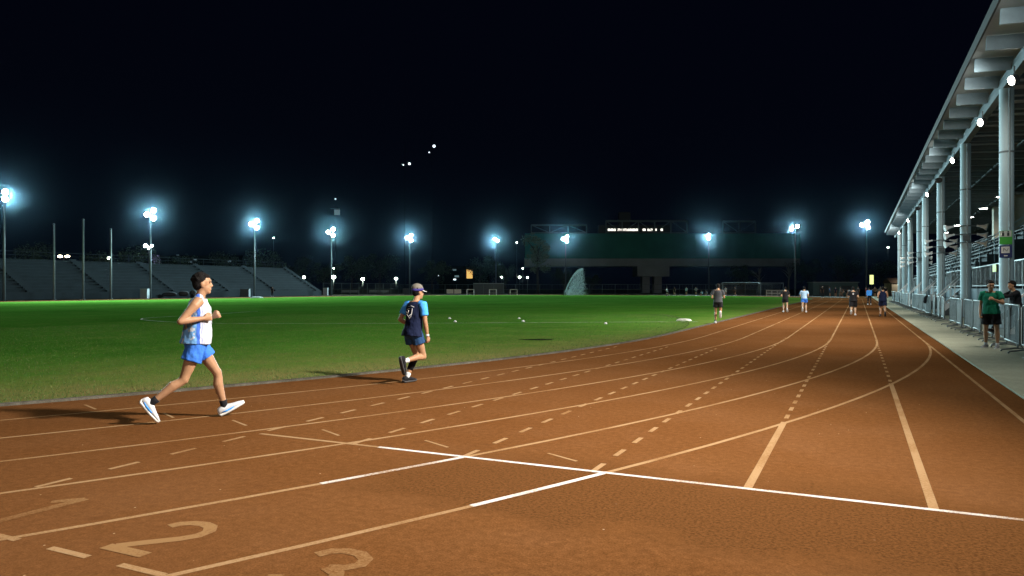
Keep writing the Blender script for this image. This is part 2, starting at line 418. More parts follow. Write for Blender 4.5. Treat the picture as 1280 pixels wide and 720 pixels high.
def back_print(root, J, P3, hax, k, C, lat, up):
    f = lat.cross(up).normalized(); t = MB()
    def q(a, z):  # a: across the back (+ = to the wearer's right), z up from the shoulder line
        y = -a; d = .135 * math.sqrt(max(0, 1 - (y / .19) ** 2)) + .006
        return C + lat * y * k + up * z * k - f * (d - (.012 if z > -.1 else 0)) * k
    for st in ([(-.02, -.055), (.03, -.045), (.075, -.06)], [(-.045, -.10), (.0, -.085), (.05, -.085)], [(.05, -.085), (.055, -.15), (.045, -.20), (.02, -.24)],
               [(-.075, -.125), (-.045, -.14), (-.015, -.16)], [(-.06, -.165), (-.03, -.175), (.0, -.20), (.045, -.17)], [(-.005, -.11), (-.01, -.16)], [(.0, -.20), (.03, -.225)]):
        t.tube([q(a * 1.2, z * 1.15) for a, z in st], .0048, 5)
    t.build('back_print', 'c_white', root, True)
    W, E = J['wriR'], J['elbR']; d = (W - E).normalized()
    MB().tube([W - d * .03, W], .031, 12).build('wristband', 'c_white', root, True)
    K, A = J['kneeL'], J['ankL']
    bk = V((-.012, 0, 0))
    MB().tube([A.lerp(K, .34) + bk, A.lerp(K, .6) + bk * 1.3, A.lerp(K, .95)], [.049 * k, .062 * k, .057 * k], 12).build('calf_sleeve', 'c_black', root, True)
h2 = R_(25.36 + 48)
c2 = at(516, 11.75); d2 = V((math.cos(h2), math.sin(h2), 0))
person('runner in navy tee with light blue sleeves, visor and black shoes', c2 + d2 * .0, h2, RUN2, top='c_navy', sleeve='c_sky', bottom='c_darkblue', shoe='c_black', sole='shoe_sole_dark',
       sock='c_white', stature=1.66, voxel=.0085, detail=1, short_len=.42, hem=-.12, hair='hair_black', cap=visor, extra=back_print, sleeve_len=.66)

AWAY = R_(90)
person('jogger in grey tee and black shorts on the inside lane beside the grass', (-5.45, 32.2, 0), R_(98), jog(2), top='c_charcoal', sleeve='c_charcoal', bottom='c_black', skin='skin_tan', stature=1.72, voxel=.014, group='joggers running away down the straight', shoe='c_white', build=1.05, sock='c_black')
person('jogger all in black left of the jogger in the pale blue shirt', (-4.15, 49.0, 0), R_(96), jog(0), top='c_black', sleeve='c_black', bottom='c_black', skin='skin_light', stature=1.68, voxel=.018, group='joggers running away down the straight')
person('jogger in pale blue shirt and blue shorts on the straight', (-3.05, 49.2, 0), R_(94), jog(1), top='c_paleblue', sleeve='c_paleblue', bottom='c_blue', skin='skin_light', stature=1.68, voxel=.018, group='joggers running away down the straight', hem=.05)
def white_print(root, J, P3, hax, k, C, lat, up):
    f = lat.cross(up)
    MB().box(C - f * .136 - up * .10, (.07, .006, .09), (lat, f, up)).build('back_print', 'c_white', root)
person('heavy jogger in loose black tee and long black shorts with white shoes', (-.25, 44.8, 0), R_(91), jog(1), top='c_black', sleeve='c_black', bottom='c_black', skin='skin_light', stature=1.66, voxel=.018, build=1.16, short_len=.85, hem=-.1, group='joggers running away down the straight', extra=white_print)
person('runner in dark navy sleeveless vest and black shoes on the outer lane', (1.2, 44.2, 0), R_(90), jog(0), top='c_navy', bottom='c_navy', skin='skin_tan', stature=1.70, voxel=.018, top_kind='vest', short_len=.62, shoe='c_black', sole='shoe_sole_dark', group='joggers running away down the straight', build=1.08)
person('small walker in light blue jacket and dark trousers beyond the navy vest', (.9, 72.5, 0), R_(95), WALK, top='c_sky', sleeve='c_sky', bottom='c_black', short_len=2, top_kind='long', stature=1.55, voxel=.022)
# -- people by the barriers
def chest_logo(root, J, P3, hax, k, C, lat, up):
    f = lat.cross(up).normalized(); c = C - up * .13 + f * .139
    t = MB()
    for i, w in enumerate((.018, .03, .042)): t.box(c - lat * (.02 - i * .022) + up * (w / 2 - .02) , (.013, .005, w), (lat, f, up))
    t.build('chest_logo', 'c_white', root)
GREEN = dict(lean=3, legL=(4, 0, 0), legR=(-4, -6, 0), armL=(28, 118, 22), armR=(-4, 12, 9), inwL=38, inwR=0, headyaw=28, headpitch=-8, legabL=6, legabR=5)
person('man in green football shirt and black shorts standing in front of barriers', (3.02, 21.75, 0), R_(-112), GREEN, top='c_green', sleeve='c_green', bottom='c_black', shoe='c_grey', stature=1.70, voxel=.011, detail=1, short_len=.72, hem=-.06, extra=chest_logo, build=1.06, sock='c_white')
LEANB = dict(lean=10, legL=(6, 0, 0), legR=(62, 30, 20), armL=(70, 84, 18), armR=(62, 88, 10), inwL=0, inwR=-4, headpitch=-10, legabL=3)
person('person in black long sleeves behind the barriers stretching one leg', (4.0, 24.3, 0), R_(193), LEANB, top='c_black', sleeve='c_black', top_kind='long', bottom='c_black', short_len=2, shoe='c_black', sole='shoe_sole_dark', stature=1.72, voxel=.012, detail=1)

# -- group at the end of the straight
def headlamp(root, J, P3, hax, k, C, lat, up):
    MB().ell(P3(-.13, 0, .03), (.03, .09, .055), hax).build('lamp', 'lamp_white', root, True)
mat('lamp_white', (.8, .8, .8), .4, emit=(.95, .98, 1.0), es=14, var=0)
person('dark figure with a bright white lamp on the head at the end of straight', (-5.2, 127, 0), R_(270), STAND, top='c_black', sleeve='c_black', bottom='c_black', short_len=2, stature=1.82, voxel=.026, extra=headlamp)
crowd = [('tall figure in dark blue top second from the lamp wearer', -4.1, 128, 200, HIPS, 'c_darkblue', 'c_black', 1.76, .6),
         ('figure in navy shirt with pale shins beside the dark blue top', -3.3, 129.5, 250, STAND, 'c_navy', 'c_black', 1.72, .6),
         ('figure in grey top and brown shorts in the crowd middle', -2.5, 127.5, 170, WALK, 'c_grey', 'c_brown', 1.70, .6),
         ('bending figure in black with head lowered towards the track', -1.6, 126.5, 200, BEND, 'c_black', 'c_black', 1.7, .6),
         ('bending figure in white shirt stretching at the track end', -.9, 126, 180, BEND, 'c_white', 'c_black', 1.7, .6),
         ('figure in charcoal top and long trousers behind the white shirt', .0, 130, 250, STAND, 'c_charcoal', 'c_black', 1.75, 2),
         ('figure in brown top with hands on hips by the shed', 2.4, 129, 260, HIPS, 'c_brown', 'c_black', 1.74, .6),
         ('figure in pale grey top right of the brown top', 3.2, 131, 280, STAND, 'c_grey', 'c_navy', 1.72, .7),
         ('figure in black top at the right end of the crowd', 3.9, 128, 260, STAND, 'c_black', 'c_brown', 1.76, .7),
         ('figure in red top half hidden behind the heavy jogger', 1.2, 131.5, 200, STAND, 'c_red', 'c_black', 1.70, .7)]
for lb, x, y, rz, ps, tp, bt, st, sl_ in crowd:
    person(lb, (x, y, 0), R_(rz), ps, top=tp, sleeve=tp, bottom=bt, short_len=sl_, stature=st, voxel=.028, group='people gathered at the end of the straight')
# -- people on the far side of the field
far = [('footballer in white shirt left of the goal on far grass', 834, 138, 200, jog(0), 'c_white', 'c_black'), ('footballer in black shirt walking on the far grass', 843, 138, 100, WALK, 'c_black', 'c_black'),
       ('standing footballer in pale blue shirt on far grass', 858, 140, 260, STAND, 'c_paleblue', 'c_navy'), ('footballer in grey shirt with hands on hips on far grass', 870, 141, 250, HIPS, 'c_grey', 'c_black'),
       ('footballer in white shirt and white shorts right of the grey jogger', 907, 141, 250, STAND, 'c_white', 'c_white'), ('footballer in charcoal shirt inside the goal frame', 919, 139, 220, WALK, 'c_charcoal', 'c_black')]
for lb, u, Z, rz, ps, tp, bt in far:
    person(lb, at(u, Z), R_(rz), ps, top=tp, sleeve=tp, bottom=bt, stature=1.74, voxel=.03, group='footballers far across the grass')
for lb, u, tp in (('sitting figure in pale top on the far grass edge', 878, 'c_paleblue'), ('sitting figure in grey top beside the pale top on grass', 884, 'c_grey'), ('sitting figure in white top nearest the floodlight mast foot', 891, 'c_white')):
    person(lb, at(u, 139), R_(230), dict(SIT, legL=(80, 70, 10), legR=(75, 80, 10), lean=20), top=tp, sleeve=tp, bottom='c_black', stature=1.7, voxel=.03, group='people sitting on the far grass')
person('lone dark figure standing before the concrete bleachers', (-94.5, 99.5, 0), R_(-30), STAND, top='c_black', sleeve='c_black', bottom='c_black', short_len=2, stature=1.75, voxel=.03)

# ================================================================== GROUND, TRACK, GRASS
def nodes(m): return m.node_tree, m.node_tree.nodes['Principled BSDF']
def ground_mat(name, cols, scales, rough=.9, bump=.3, bscale=220., specks=None, fine=.35, extra=None):
    """layered noise: cols = (base, patch, worn)"""
    m = bpy.data.materials.new(name); m.use_nodes = True; nt, b = nodes(m); L = nt.links.new
    b.inputs['Roughness'].default_value = rough; b.inputs['Specular IOR Level'].default_value = .25
    tc = nt.nodes.new('ShaderNodeTexCoord'); co = tc.outputs['Object']
    def noise(s, d=4, rg=.55):
        n = nt.nodes.new('ShaderNodeTexNoise'); n.inputs['Scale'].default_value = s; n.inputs['Detail'].default_value = d; n.inputs['Roughness'].default_value = rg
        L(co, n.inputs['Vector']); return n.outputs['Fac']
    def ramp(x, lo, hi, a=0., c=1.):
        r = nt.nodes.new('ShaderNodeMapRange'); L(x, r.inputs[0])
        for i, q in enumerate((lo, hi, a, c)): r.inputs[i + 1].default_value = q
        return r.outputs[0]
    def mix(f, a, c, mode='MIX'):
        n = nt.nodes.new('ShaderNodeMix'); n.data_type = 'RGBA'; n.blend_type = mode
        for sock, q in ((n.inputs[0], f), (n.inputs[6], a), (n.inputs[7], c)):
            if isinstance(q, (int, float)): sock.default_value = q
            elif isinstance(q, tuple): sock.default_value = (*q, 1)
            else: L(q, sock)
        return n.outputs[2]
    c = mix(ramp(noise(scales[0], 5), .38, .66), cols[0], cols[1])
    c = mix(ramp(noise(scales[1], 6, .65), .48, .74, 0, .8), c, cols[2])
    c = mix(1., c, ramp(noise(scales[2], 3, .7), .28, .72, 1 - fine, 1 + fine), 'MULTIPLY')
    c = mix(1., c, ramp(noise(scales[2] * .22, 2, .6), .3, .7, 1 - fine * .5, 1 + fine * .5), 'MULTIPLY')
    if specks:
        v = nt.nodes.new('ShaderNodeTexVoronoi'); v.inputs['Scale'].default_value = specks[0]; L(co, v.inputs['Vector'])
        sel = nt.nodes.new('ShaderNodeSeparateColor'); L(v.outputs['Color'], sel.inputs[0])
        mm = nt.nodes.new('ShaderNodeMath'); mm.operation = 'MULTIPLY'
        L(ramp(v.outputs['Distance'], specks[3], specks[3] * .7), mm.inputs[0]); L(ramp(sel.outputs[0], 1 - specks[1], 1 - specks[1] + .01), mm.inputs[1])
        c = mix(mm.outputs[0], c, specks[2])
    if extra: c = extra(nt, L, co, noise, ramp, mix, c)
    L(c, b.inputs['Base Color'])
    bp = nt.nodes.new('ShaderNodeBump'); bp.inputs['Strength'].default_value = bump; bp.inputs['Distance'].default_value = .006
    L(noise(bscale, 3, .7), bp.inputs['Height']); L(bp.outputs[0], b.inputs['Normal'])
    if name in ('turf', 'track_rubber', 'kerb_concrete', 'concrete_path'): b.inputs['Specular IOR Level'].default_value = 0
    MATS[name] = m; return m

def track_extra(nt, L, co, noise, ramp, mix, c):
    # a darker, rougher relaid strip in front of the start line
    sp = nt.nodes.new('ShaderNodeSeparateXYZ'); L(co, sp.inputs[0])
    n = nt.nodes.new('ShaderNodeMath'); n.operation = 'MULTIPLY_ADD'; L(noise(.9, 4), n.inputs[0]); n.inputs[1].default_value = 1.6; L(sp.outputs[1], n.inputs[2])
    a = ramp(n.outputs[0], 5.15, 5.35); bb = ramp(n.outputs[0], 7.1, 6.4)
    xx = nt.nodes.new('ShaderNodeMath'); xx.operation = 'MULTIPLY_ADD'; L(noise(1.3, 3), xx.inputs[0]); xx.inputs[1].default_value = 1.5; L(sp.outputs[0], xx.inputs[2])
    cc = ramp(xx.outputs[0], -3.2, -2.4)
    m1 = nt.nodes.new('ShaderNodeMath'); m1.operation = 'MULTIPLY'; L(a, m1.inputs[0]); L(bb, m1.inputs[1])
    m2 = nt.nodes.new('ShaderNodeMath'); m2.operation = 'MULTIPLY'; L(m1.outputs[0], m2.inputs[0]); L(cc, m2.inputs[1])
    m3 = nt.nodes.new('ShaderNodeMath'); m3.operation = 'MULTIPLY'; L(m2.outputs[0], m3.inputs[0]); m3.inputs[1].default_value = .8
    gr = ramp(noise(42, 3, .8), .34, .66, .55, 1.5)
    rough = mix(1., (.102, .0435, .0155), gr, 'MULTIPLY')
    c = mix(ramp(noise(.22, 5, .6), .45, .7, 0., .35), c, (.172, .080, .034))          # dusty, paler zones
    c = mix(ramp(noise(3.2, 2, .5), .68, .74, 0., .30), c, (.095, .040, .016))        # scuffs
    return mix(m3.outputs[0], c, rough)
ground_mat('track_rubber', ((.139, .0585, .0202), (.127, .0517, .0175), (.153, .0668, .0252)), (.35, .9, 75), .92, .5, 160, specks=(11, .05, (.42, .30, .19), .09), fine=.33, extra=track_extra)
def grass_extra(nt, L, co, noise, ramp, mix, c):
    # worn, yellowed grass along the running track
    sp = nt.nodes.new('ShaderNodeSeparateXYZ'); L(co, sp.inputs[0])
    def mth(op, a, b_):
        n = nt.nodes.new('ShaderNodeMath'); n.operation = op
        for i, q in enumerate((a, b_)):
            if isinstance(q, (int, float)): n.inputs[i].default_value = q
            else: L(q, n.inputs[i])
        return n.outputs[0]
    dx = mth('SUBTRACT', sp.outputs[0], CX); dy = mth('MINIMUM', mth('SUBTRACT', sp.outputs[1], CY), 0.)
    r = mth('SQRT', mth('ADD', mth('MULTIPLY', dx, dx), mth('MULTIPLY', dy, dy)), 0.)
    rr = mth('ADD', r, mth('MULTIPLY', mth('SUBTRACT', noise(.25, 4), .5), 5.))
    near = mth('MULTIPLY', ramp(rr, RAD - 7.32 - 8., RAD - 7.32 + .3), ramp(noise(1.2, 5), .3, .62, .4, 1.))
    near = mth('MULTIPLY', near, ramp(sp.outputs[1], 12., 27., 1., .22))
    c = mix(mth('MULTIPLY', near, .9), c, (.165, .150, .050))
    edge = mth('MULTIPLY', ramp(mth('ADD', r, mth('MULTIPLY', mth('SUBTRACT', noise(.9, 4), .5), 2.4)), RAD - 7.32 - 2.2, RAD - 7.32 + .2), ramp(sp.outputs[1], 13., 26., 1., .35))
    return mix(mth('MULTIPLY', edge, .75), c, (.195, .155, .065))
ground_mat('turf', ((.064, .190, .022), (.040, .140, .014), (.110, .185, .034)), (.14, .7, 34), .95, .8, 60, fine=.4, extra=grass_extra)
ground_mat('concrete_path', ((.37, .385, .30), (.31, .33, .26), (.42, .43, .34)), (.4, 1.3, 60), .85, .25, 120, fine=.14)
ground_mat('dark_ground', ((.020, .022, .020), (.014, .016, .014), (.03, .03, .026)), (.06, .3, 20), .95, .3, 40)
ground_mat('kerb_concrete', ((.115, .105, .085), (.08, .074, .06), (.19, .18, .155)), (.8, 2.5, 60), .9, .3, 90)
def paint_mat(name, col, under, wear):
    m = bpy.data.materials.new(name); m.use_nodes = True; nt, b = nodes(m); L = nt.links.new
    b.inputs['Roughness'].default_value = .9; b.inputs['Specular IOR Level'].default_value = .0
    tc = nt.nodes.new('ShaderNodeTexCoord'); fac = None
    n = nt.nodes.new('ShaderNodeTexNoise'); n.inputs['Scale'].default_value = 48; n.inputs['Detail'].default_value = 5; n.inputs['Roughness'].default_value = .8; L(tc.outputs['Object'], n.inputs['Vector'])
    n2 = nt.nodes.new('ShaderNodeTexNoise'); n2.inputs['Scale'].default_value = 1.1; n2.inputs['Detail'].default_value = 4; L(tc.outputs['Object'], n2.inputs['Vector'])
    ad = nt.nodes.new('ShaderNodeMath'); ad.operation = 'ADD'; L(n.outputs['Fac'], ad.inputs[0]); L(n2.outputs['Fac'], ad.inputs[1])
    r = nt.nodes.new('ShaderNodeMapRange'); L(ad.outputs[0], r.inputs[0]); r.inputs[1].default_value = wear - .16; r.inputs[2].default_value = wear + .16
    mx = nt.nodes.new('ShaderNodeMix'); mx.data_type = 'RGBA'; L(r.outputs[0], mx.inputs[0]); mx.inputs[6].default_value = (*under, 1); mx.inputs[7].default_value = (*col, 1)
    L(mx.outputs[2], b.inputs['Base Color']); MATS[name] = m
paint_mat('paint_faded', (.335, .21, .11), (.215, .108, .042), .92)
paint_mat('paint_number', (.26, .148, .067), (.139, .0585, .0202), .96)
paint_mat('paint_white', (.66, .64, .61), (.27, .16, .085), .95)
paint_mat('paint_turf', (.62, .68, .60), (.10, .17, .06), .93)

def sheet(name, pts, z, m):
    mb = MB(); mb.add([(x, y, z) for x, y in pts], [tuple(range(len(pts)))]); return struct(mb.build(name, m))
def stadium(r, n=96, extra=()):
    pts = [(CX + r * math.cos(t), YEND + r * math.sin(t)) for t in np.linspace(0, PI, n)]
    pts += [(CX + r * math.cos(t), CY + r * math.sin(t)) for t in np.linspace(PI, 2 * PI, n)]
    return pts
sheet('ground', [(-700, -300), (700, -300), (700, 900), (-700, 900)], -.06, 'dark_ground')
sheet('running_track', stadium(RAD + .45), 0., 'track_rubber')
sheet('track_chute', [(-9, -40), (2.05, -40), (2.05, CY), (-9, CY)], .0010, 'track_rubber')
sheet('track_apron', [(.8, CY), (2.05, CY), (2.05, 150), (-2, 150), (-2, YEND + 30), (.8, YEND)], .0008, 'track_rubber')
RI = RAD - 7.32
turf = sheet('grass_field', stadium(RI - .05), .016, 'turf')
kb = MB(); o_, i_ = stadium(RI + .02), stadium(RI - .10)
n_ = len(o_)
kb.add([(x, y, z) for z in (-.05, .032) for ring in (o_, i_) for x, y in ring],
       [q for i in range(n_) for j in [(i + 1) % n_] for q in ((2 * n_ + i, 2 * n_ + j, 3 * n_ + j, 3 * n_ + i), (i, j, 2 * n_ + j, 2 * n_ + i), (n_ + j, n_ + i, 3 * n_ + i, 3 * n_ + j))])
struct(kb.build('kerb', 'kerb_concrete'))
wb = MB()
yy = -20.
while yy < 150:
    wb.b2((2.06, yy + .006, -.05), (5.45, yy + 2.994, .02)); yy += 3.
struct(wb.build('walkway', 'concrete_path'))

# ---- painted lines
def strip(mb, pts, w, z, m=0):
    pts = [V((p[0], p[1], 0)) for p in pts]; vs = []
    for i, p in enumerate(pts):
        d = (pts[min(i + 1, len(pts) - 1)] - pts[max(i - 1, 0)]).normalized(); nrm = V((-d.y, d.x, 0))
        vs += [tuple(p + nrm * w / 2 + V((0, 0, z))), tuple(p - nrm * w / 2 + V((0, 0, z)))]
    mb.add(vs, [(2 * i, 2 * i + 1, 2 * i + 3, 2 * i + 2) for i in range(len(pts) - 1)], m)
lines = MB()
for j in range(6):
    r = RAD - LANE * j
    pts = stadium(r, 140); strip(lines, pts + pts[:1], .05, .0020)
SL = 1.235
for i in range(0, 7):
    x = S0 - SL * i
    if i == 0: strip(lines, [(x + .005, 5.78), (x + .005, CY)], .05, .0025); continue
    yc = CY - math.sqrt(max(0, RAD ** 2 - (RAD - SL * i) ** 2))      # where the outer bend line crosses this straight line
    y = 5.8 if i < 6 else 3.5
    if i <= 2: strip(lines, [(x, y), (x, yc + .1)], .065, .0025); y = yc + .35
    while y < CY - (0 if i < 4 else 5):
        strip(lines, [(x, y), (x, y + .28)], .05, .0025); y += .61 if i > 1 else .72
for x0, x1 in ((-9.14, -8.66), (-7.66, -7.28), (-6.53, -6.13), (-5.22, -4.85), (-3.92, -3.55), (-2.59, -2.24)):
    strip(lines, [(x0, 6.24), (x1, 6.06)], .03, .0030)
for x0, x1 in ((-4.95, -4.60), (-4.29, -3.95), (-3.68, -3.33), (-2.9, -2.6)): strip(lines, [(x0, 2.715), (x1, 2.715)], .05, .0030)
strip(lines, [(-5.66, 5.785), (-4.16, 5.785)], .05, .0034)
struct(lines.build('track_lines', 'paint_faded'))
wl = MB()
strip(wl, [(-4.16, 5.785), (1.95, 5.785)], .05, .0034)
arc = lambda j, ya, yb: [(CX + math.sqrt((RAD - LANE * j) ** 2 - (y - CY) ** 2), y) for y in np.linspace(ya, yb, 12)]
strip(wl, arc(1, 4.51, 5.76), .055, .0038); strip(wl, arc(0, 4.5, 5.76), .055, .0038)
struct(wl.build('start_line', 'paint_white'))
nb = MB()
strip(nb, [(-5.085, 2.86), (-5.055, 3.46)], .085, .0030); strip(nb, [(-5.06, 3.45), (-5.20, 3.30)], .07, .0034)
strip(nb, [(-4.02, 2.875), (-3.68, 2.875)], .085, .0034)
strip(nb, [(-3.97, 2.90), (-3.86, 3.02), (-3.73, 3.15), (-3.675, 3.24), (-3.68, 3.33), (-3.74, 3.395), (-3.82, 3.415), (-3.90, 3.40), (-3.965, 3.35), (-3.985, 3.29)], .085, .0030)
strip(nb, [(-2.80, 3.30), (-2.76, 3.38), (-2.68, 3.42), (-2.58, 3.415), (-2.50, 3.36), (-2.48, 3.28), (-2.53, 3.21), (-2.62, 3.175)], .085, .0030)
strip(nb, [(-2.62, 3.175), (-2.52, 3.13), (-2.465, 3.05), (-2.48, 2.95), (-2.56, 2.885), (-2.66, 2.87), (-2.76, 2.91), (-2.80, 2.98)], .085, .0034)
struct(nb.build('lane_numbers', 'paint_number'))
gl = MB()
def gpt(u, v):
    Z = FPX * CAMH / (v - 359.64); p = at(u, Z); return (p.x, p.y)
strip(gl, [gpt(*q) for q in ((872, 402.3), (820, 402.6), (740, 403), (640, 403.6), (560, 404.2), (400, 404.6), (282, 404.6), (236, 403.6), (206, 402.2), (186, 400.8), (176.5, 399.6), (178, 398.2), (192, 397), (236, 394.6), (282, 391.8), (322, 389))], .09, .024)
struct(gl.build('pitch_lines', 'paint_turf'))
# ---- grass blades near the running track
def blades():
    N = 110000; out_v = np.zeros((N, 3, 3), np.float32)
    ang = rng.uniform(R_(-62), R_(42), N * 3); rad = RI - .12 - 22 * rng.random(N * 3) ** 2.0
    x = CX + rad * np.cos(ang); y = CY + rad * np.sin(ang)
    fz = -x * SA + y * CA; fx = x * CA + y * SA
    ok = (fz > 7.5) & (fz < 42) & (np.abs(fx / np.maximum(fz, .1)) < .78) & (rng.random(N * 3) < np.clip(11 / np.maximum(fz, 1), 0, 1) ** .6)
    x, y = x[ok][:N], y[ok][:N]; N = len(x); out_v = out_v[:N]
    a = rng.uniform(0, 2 * PI, N); w = rng.uniform(.002, .0045, N); h = rng.uniform(.015, .04, N); le = rng.uniform(-.025, .025, (N, 2))
    out_v[:, 0] = np.stack([x - w * np.cos(a), y - w * np.sin(a), np.full(N, .014)], 1)
    out_v[:, 1] = np.stack([x + w * np.cos(a), y + w * np.sin(a), np.full(N, .014)], 1)
    out_v[:, 2] = np.stack([x + le[:, 0], y + le[:, 1], .016 + h], 1)
    me = bpy.data.meshes.new('grass_blades'); me.vertices.add(N * 3); me.vertices.foreach_set('co', out_v.ravel())
    me.loops.add(N * 3); me.loops.foreach_set('vertex_index', np.arange(N * 3, dtype=np.int32))
    me.polygons.add(N); me.polygons.foreach_set('loop_start', np.arange(0, N * 3, 3, dtype=np.int32)); me.polygons.foreach_set('loop_total', np.full(N, 3, np.int32))
    me.polygons.foreach_set('material_index', rng.choice(4, N, p=[.4, .25, .2, .15]).astype(np.int32))
    for n, c in (('blade_green', (.045, .12, .016)), ('blade_light', (.08, .15, .03)), ('blade_dry', (.17, .16, .055)), ('blade_dark', (.03, .075, .012))): me.materials.append(mat(n, c, .8, var=0))
    me.update(); me.validate()
    o = bpy.data.objects.new('grass_blades', me); COL.objects.link(o)
    tag(o, 'short worn grass blades along the kerb of the running track', 'grass', kind='stuff')
blades()
mat('mud', (.014, .018, .010), .95, var=.4, vscale=3, spec=0)
def blob(name, cx_, cy_, rx, ry, z, m, label, cat, h=.0, seed=1, rot=0.):
    r2 = random.Random(seed); n = 28; ring = []
    ph = [r2.uniform(0, 6) for _ in range(4)]
    for i in range(n):
        t = 2 * PI * i / n; q = 1 + .16 * math.sin(2 * t + ph[0]) + .12 * math.sin(3 * t + ph[1]) + .08 * math.sin(7 * t + ph[2])
        x, y = rx * q * math.cos(t), ry * q * math.sin(t); ring.append((x * math.cos(rot) - y * math.sin(rot), x * math.sin(rot) + y * math.cos(rot)))
    mb = MB(); levels = ((1., 0.), (.86, .6 * h), (.55, .95 * h)) if h else ((1., 0.), (.5, 0.003))
    vs = [(cx_ + x * s, cy_ + y * s, z + zz) for s, zz in levels for x, y in ring] + [(cx_, cy_, z + (h or .003))]
    fs = [(k * n + i, k * n + (i + 1) % n, (k + 1) * n + (i + 1) % n, (k + 1) * n + i) for k in range(len(levels) - 1) for i in range(n)]
    fs += [((len(levels) - 1) * n + i, (len(levels) - 1) * n + (i + 1) % n, len(vs) - 1) for i in range(n)]
    mb.add(vs, fs); return tag(mb.build(name, m, None, True), label, cat)
p = gpt(672, 425); struct(blob('bare_patch', p[0], p[1], .45, .30, .024, 'mud', 'dark bare muddy patch in the grass near the kerb', 'bare patch', rot=YAW))
mat('sack_white', (.62, .66, .60), .8, bump=.4, bscale=9)
p = gpt(855, 401); blob('white_sack', p[0], p[1], .34, .22, .018, 'sack_white', 'low white sack lying at the end of the white pitch line', 'sack', .10, 5, YAW)
p = gpt(321, 372.5); blob('white_sack', p[0], p[1], 1.0, .5, .018, 'sack_white', 'flat pale sheet heaped on the far grass before the bleachers', 'sack', .22, 6, YAW); 
mat('marker_white', (.72, .75, .74), .5)
for k_, (u, v, lb) in enumerate(((562, 398.5, 'left'), (569, 402.5, 'second'), (649, 398.5, 'third'), (654, 402, 'fourth'), (757, 405, 'rightmost'))):
    p = gpt(u, v); mb = MB(); mb.loft([((p[0], p[1], .016), (.075, 0, 0), (0, .075, 0)), ((p[0], p[1], .05), (.06, 0, 0), (0, .06, 0)), ((p[0], p[1], .085), (.022, 0, 0), (0, .022, 0))], 12)
    tag(mb.build('marker_disc', 'marker_white', None, True), ['small white marker disc, leftmost of the five on the grass', 'small white marker disc just below the leftmost disc', 'small white marker disc, upper one of the middle pair', 'small white marker disc, lower one of the middle pair', 'small white marker disc, rightmost of the five on the grass'][k_], 'marker', 'white marker discs on the grass')

# ================================================================== LIT LAMPS: shared materials
mat('lens_cool', (.9, .9, .9), .3, emit=(.80, .95, 1.0), es=70, var=0)
mat('lens_warm', (.9, .9, .9), .3, emit=(1.0, .93, .80), es=45, var=0)
mat('lens_street', (.9, .9, .9), .3, emit=(.85, 1.0, .78), es=30, var=0)
mat('housing', (.05, .055, .06), .5); mat('steel_pole', (.17, .21, .23), .5, .3)
mat('galv', (.17, .19, .195), .5, .5, var=.2, vscale=9); mat('white_steel', (.38, .53, .60), .5, var=.08, vscale=1.5)
mat('white_paint', (.72, .76, .78), .5, var=.08); mat('pole_grey', (.20, .26, .29), .5, .0)
COOL = (.62, .95, 1.0); WARM = (1.0, .92, .80)

# ---- floodlight masts round the field
MAST_P = 94000
def lamp_head(root, c, aim, r, m='lens_cool'):
    c = V(c); d = (V(aim) - c).normalized(); X = d.cross(V((0, 0, 1))).normalized(); Z = X.cross(d)
    mb = MB(); mb.loft([(c - d * .30, X * .10, Z * .10), (c - d * .22, X * r * .6, Z * r * .6), (c, X * r, Z * r)], 16)
    h = mb.build('lamp_head', 'housing', root, True)
    l = MB(); l.loft([(c + d * .012, X * r * .96, Z * r * .96), (c + d * .05, X * r * .75, Z * r * .75), (c + d * .07, X * r * .2, Z * r * .2)], 16)
    l.build('lens', m, h, True)
def mast(label, x, y, H, heads, aim, power=MAST_P):
    root = thing('floodlight_mast', label, 'floodlight', (x, y, 0), 0, 'floodlight masts round the field')
    loc = V((x, y, 0)); a = V(aim) - loc; side = V((-a.y, a.x, 0)).normalized(); fw = V((a.x, a.y, 0)).normalized()
    side = V((CA, SA, 0)) if side.dot(V((CA, SA, 0))) > 0 else -V((CA, SA, 0))
    MB().tube([(0, 0, -.1), (0, 0, H * .5), (0, 0, H + .5)], [.17, .13, .09], 12).build('pole', 'steel_pole', root, True)
    br = MB(); pos = []
    for sx, dz in heads:
        q = side * sx + V((0, 0, H + dz)); pos.append(q); br.bar((0, 0, H + dz), q + V((0, 0, .0)) + fw * .1, .07)
    br.bar((0, 0, H - .8), (0, 0, H + .8), .16, .16); br.build('bracket', 'housing', root)
    mw = loc
    for q in pos: lamp_head(root, q + fw * .35, V(aim) - mw, .37)
    l = spot('flood_lamp', V((0, 0, H)) + fw * .9, V(aim) - mw, power, COOL, 112, .85, .5, root)
    return root
TRI = [(-.6, .0), (.4, .6), (.4, -.6)]
masts = [('two lamp floodlight mast cut by the left photo edge', 5, 245, 0, [(0, .5), (0, -.35)]),
         ('floodlight mast behind the three white poles, purple lit tree at its foot', 188, 268, 0, TRI),
         ('floodlight mast rising from the middle of the bleachers right of the poles', 318, 280, 0, TRI),
         ('floodlight mast just past the right end of the bleachers', 414, 290, 0, TRI),
         ('floodlight mast straight above the runner with the visor', 512, 297, 0, TRI),
         ('two lamp floodlight mast left of the pale lit tree', 620, 300, 187, [(-.35, .3), (.4, -.15)]),
         ('floodlight mast beside the water jet', 707, 298.5, 181, TRI),
         ('floodlight mast with stacked lamps in front of the viaduct right part', 886, 296, 175, [(.05, .5), (.05, -.3)]),
         ('two lamp floodlight mast behind the football goals', 994, 285, 149, [(-.6, -.15), (.55, .4)]),
         ('floodlight mast with three lamps behind the crowd at the straight end', 1083, 281, 141.6, [(-.75, .0), (.4, .6), (.45, -.5)])]
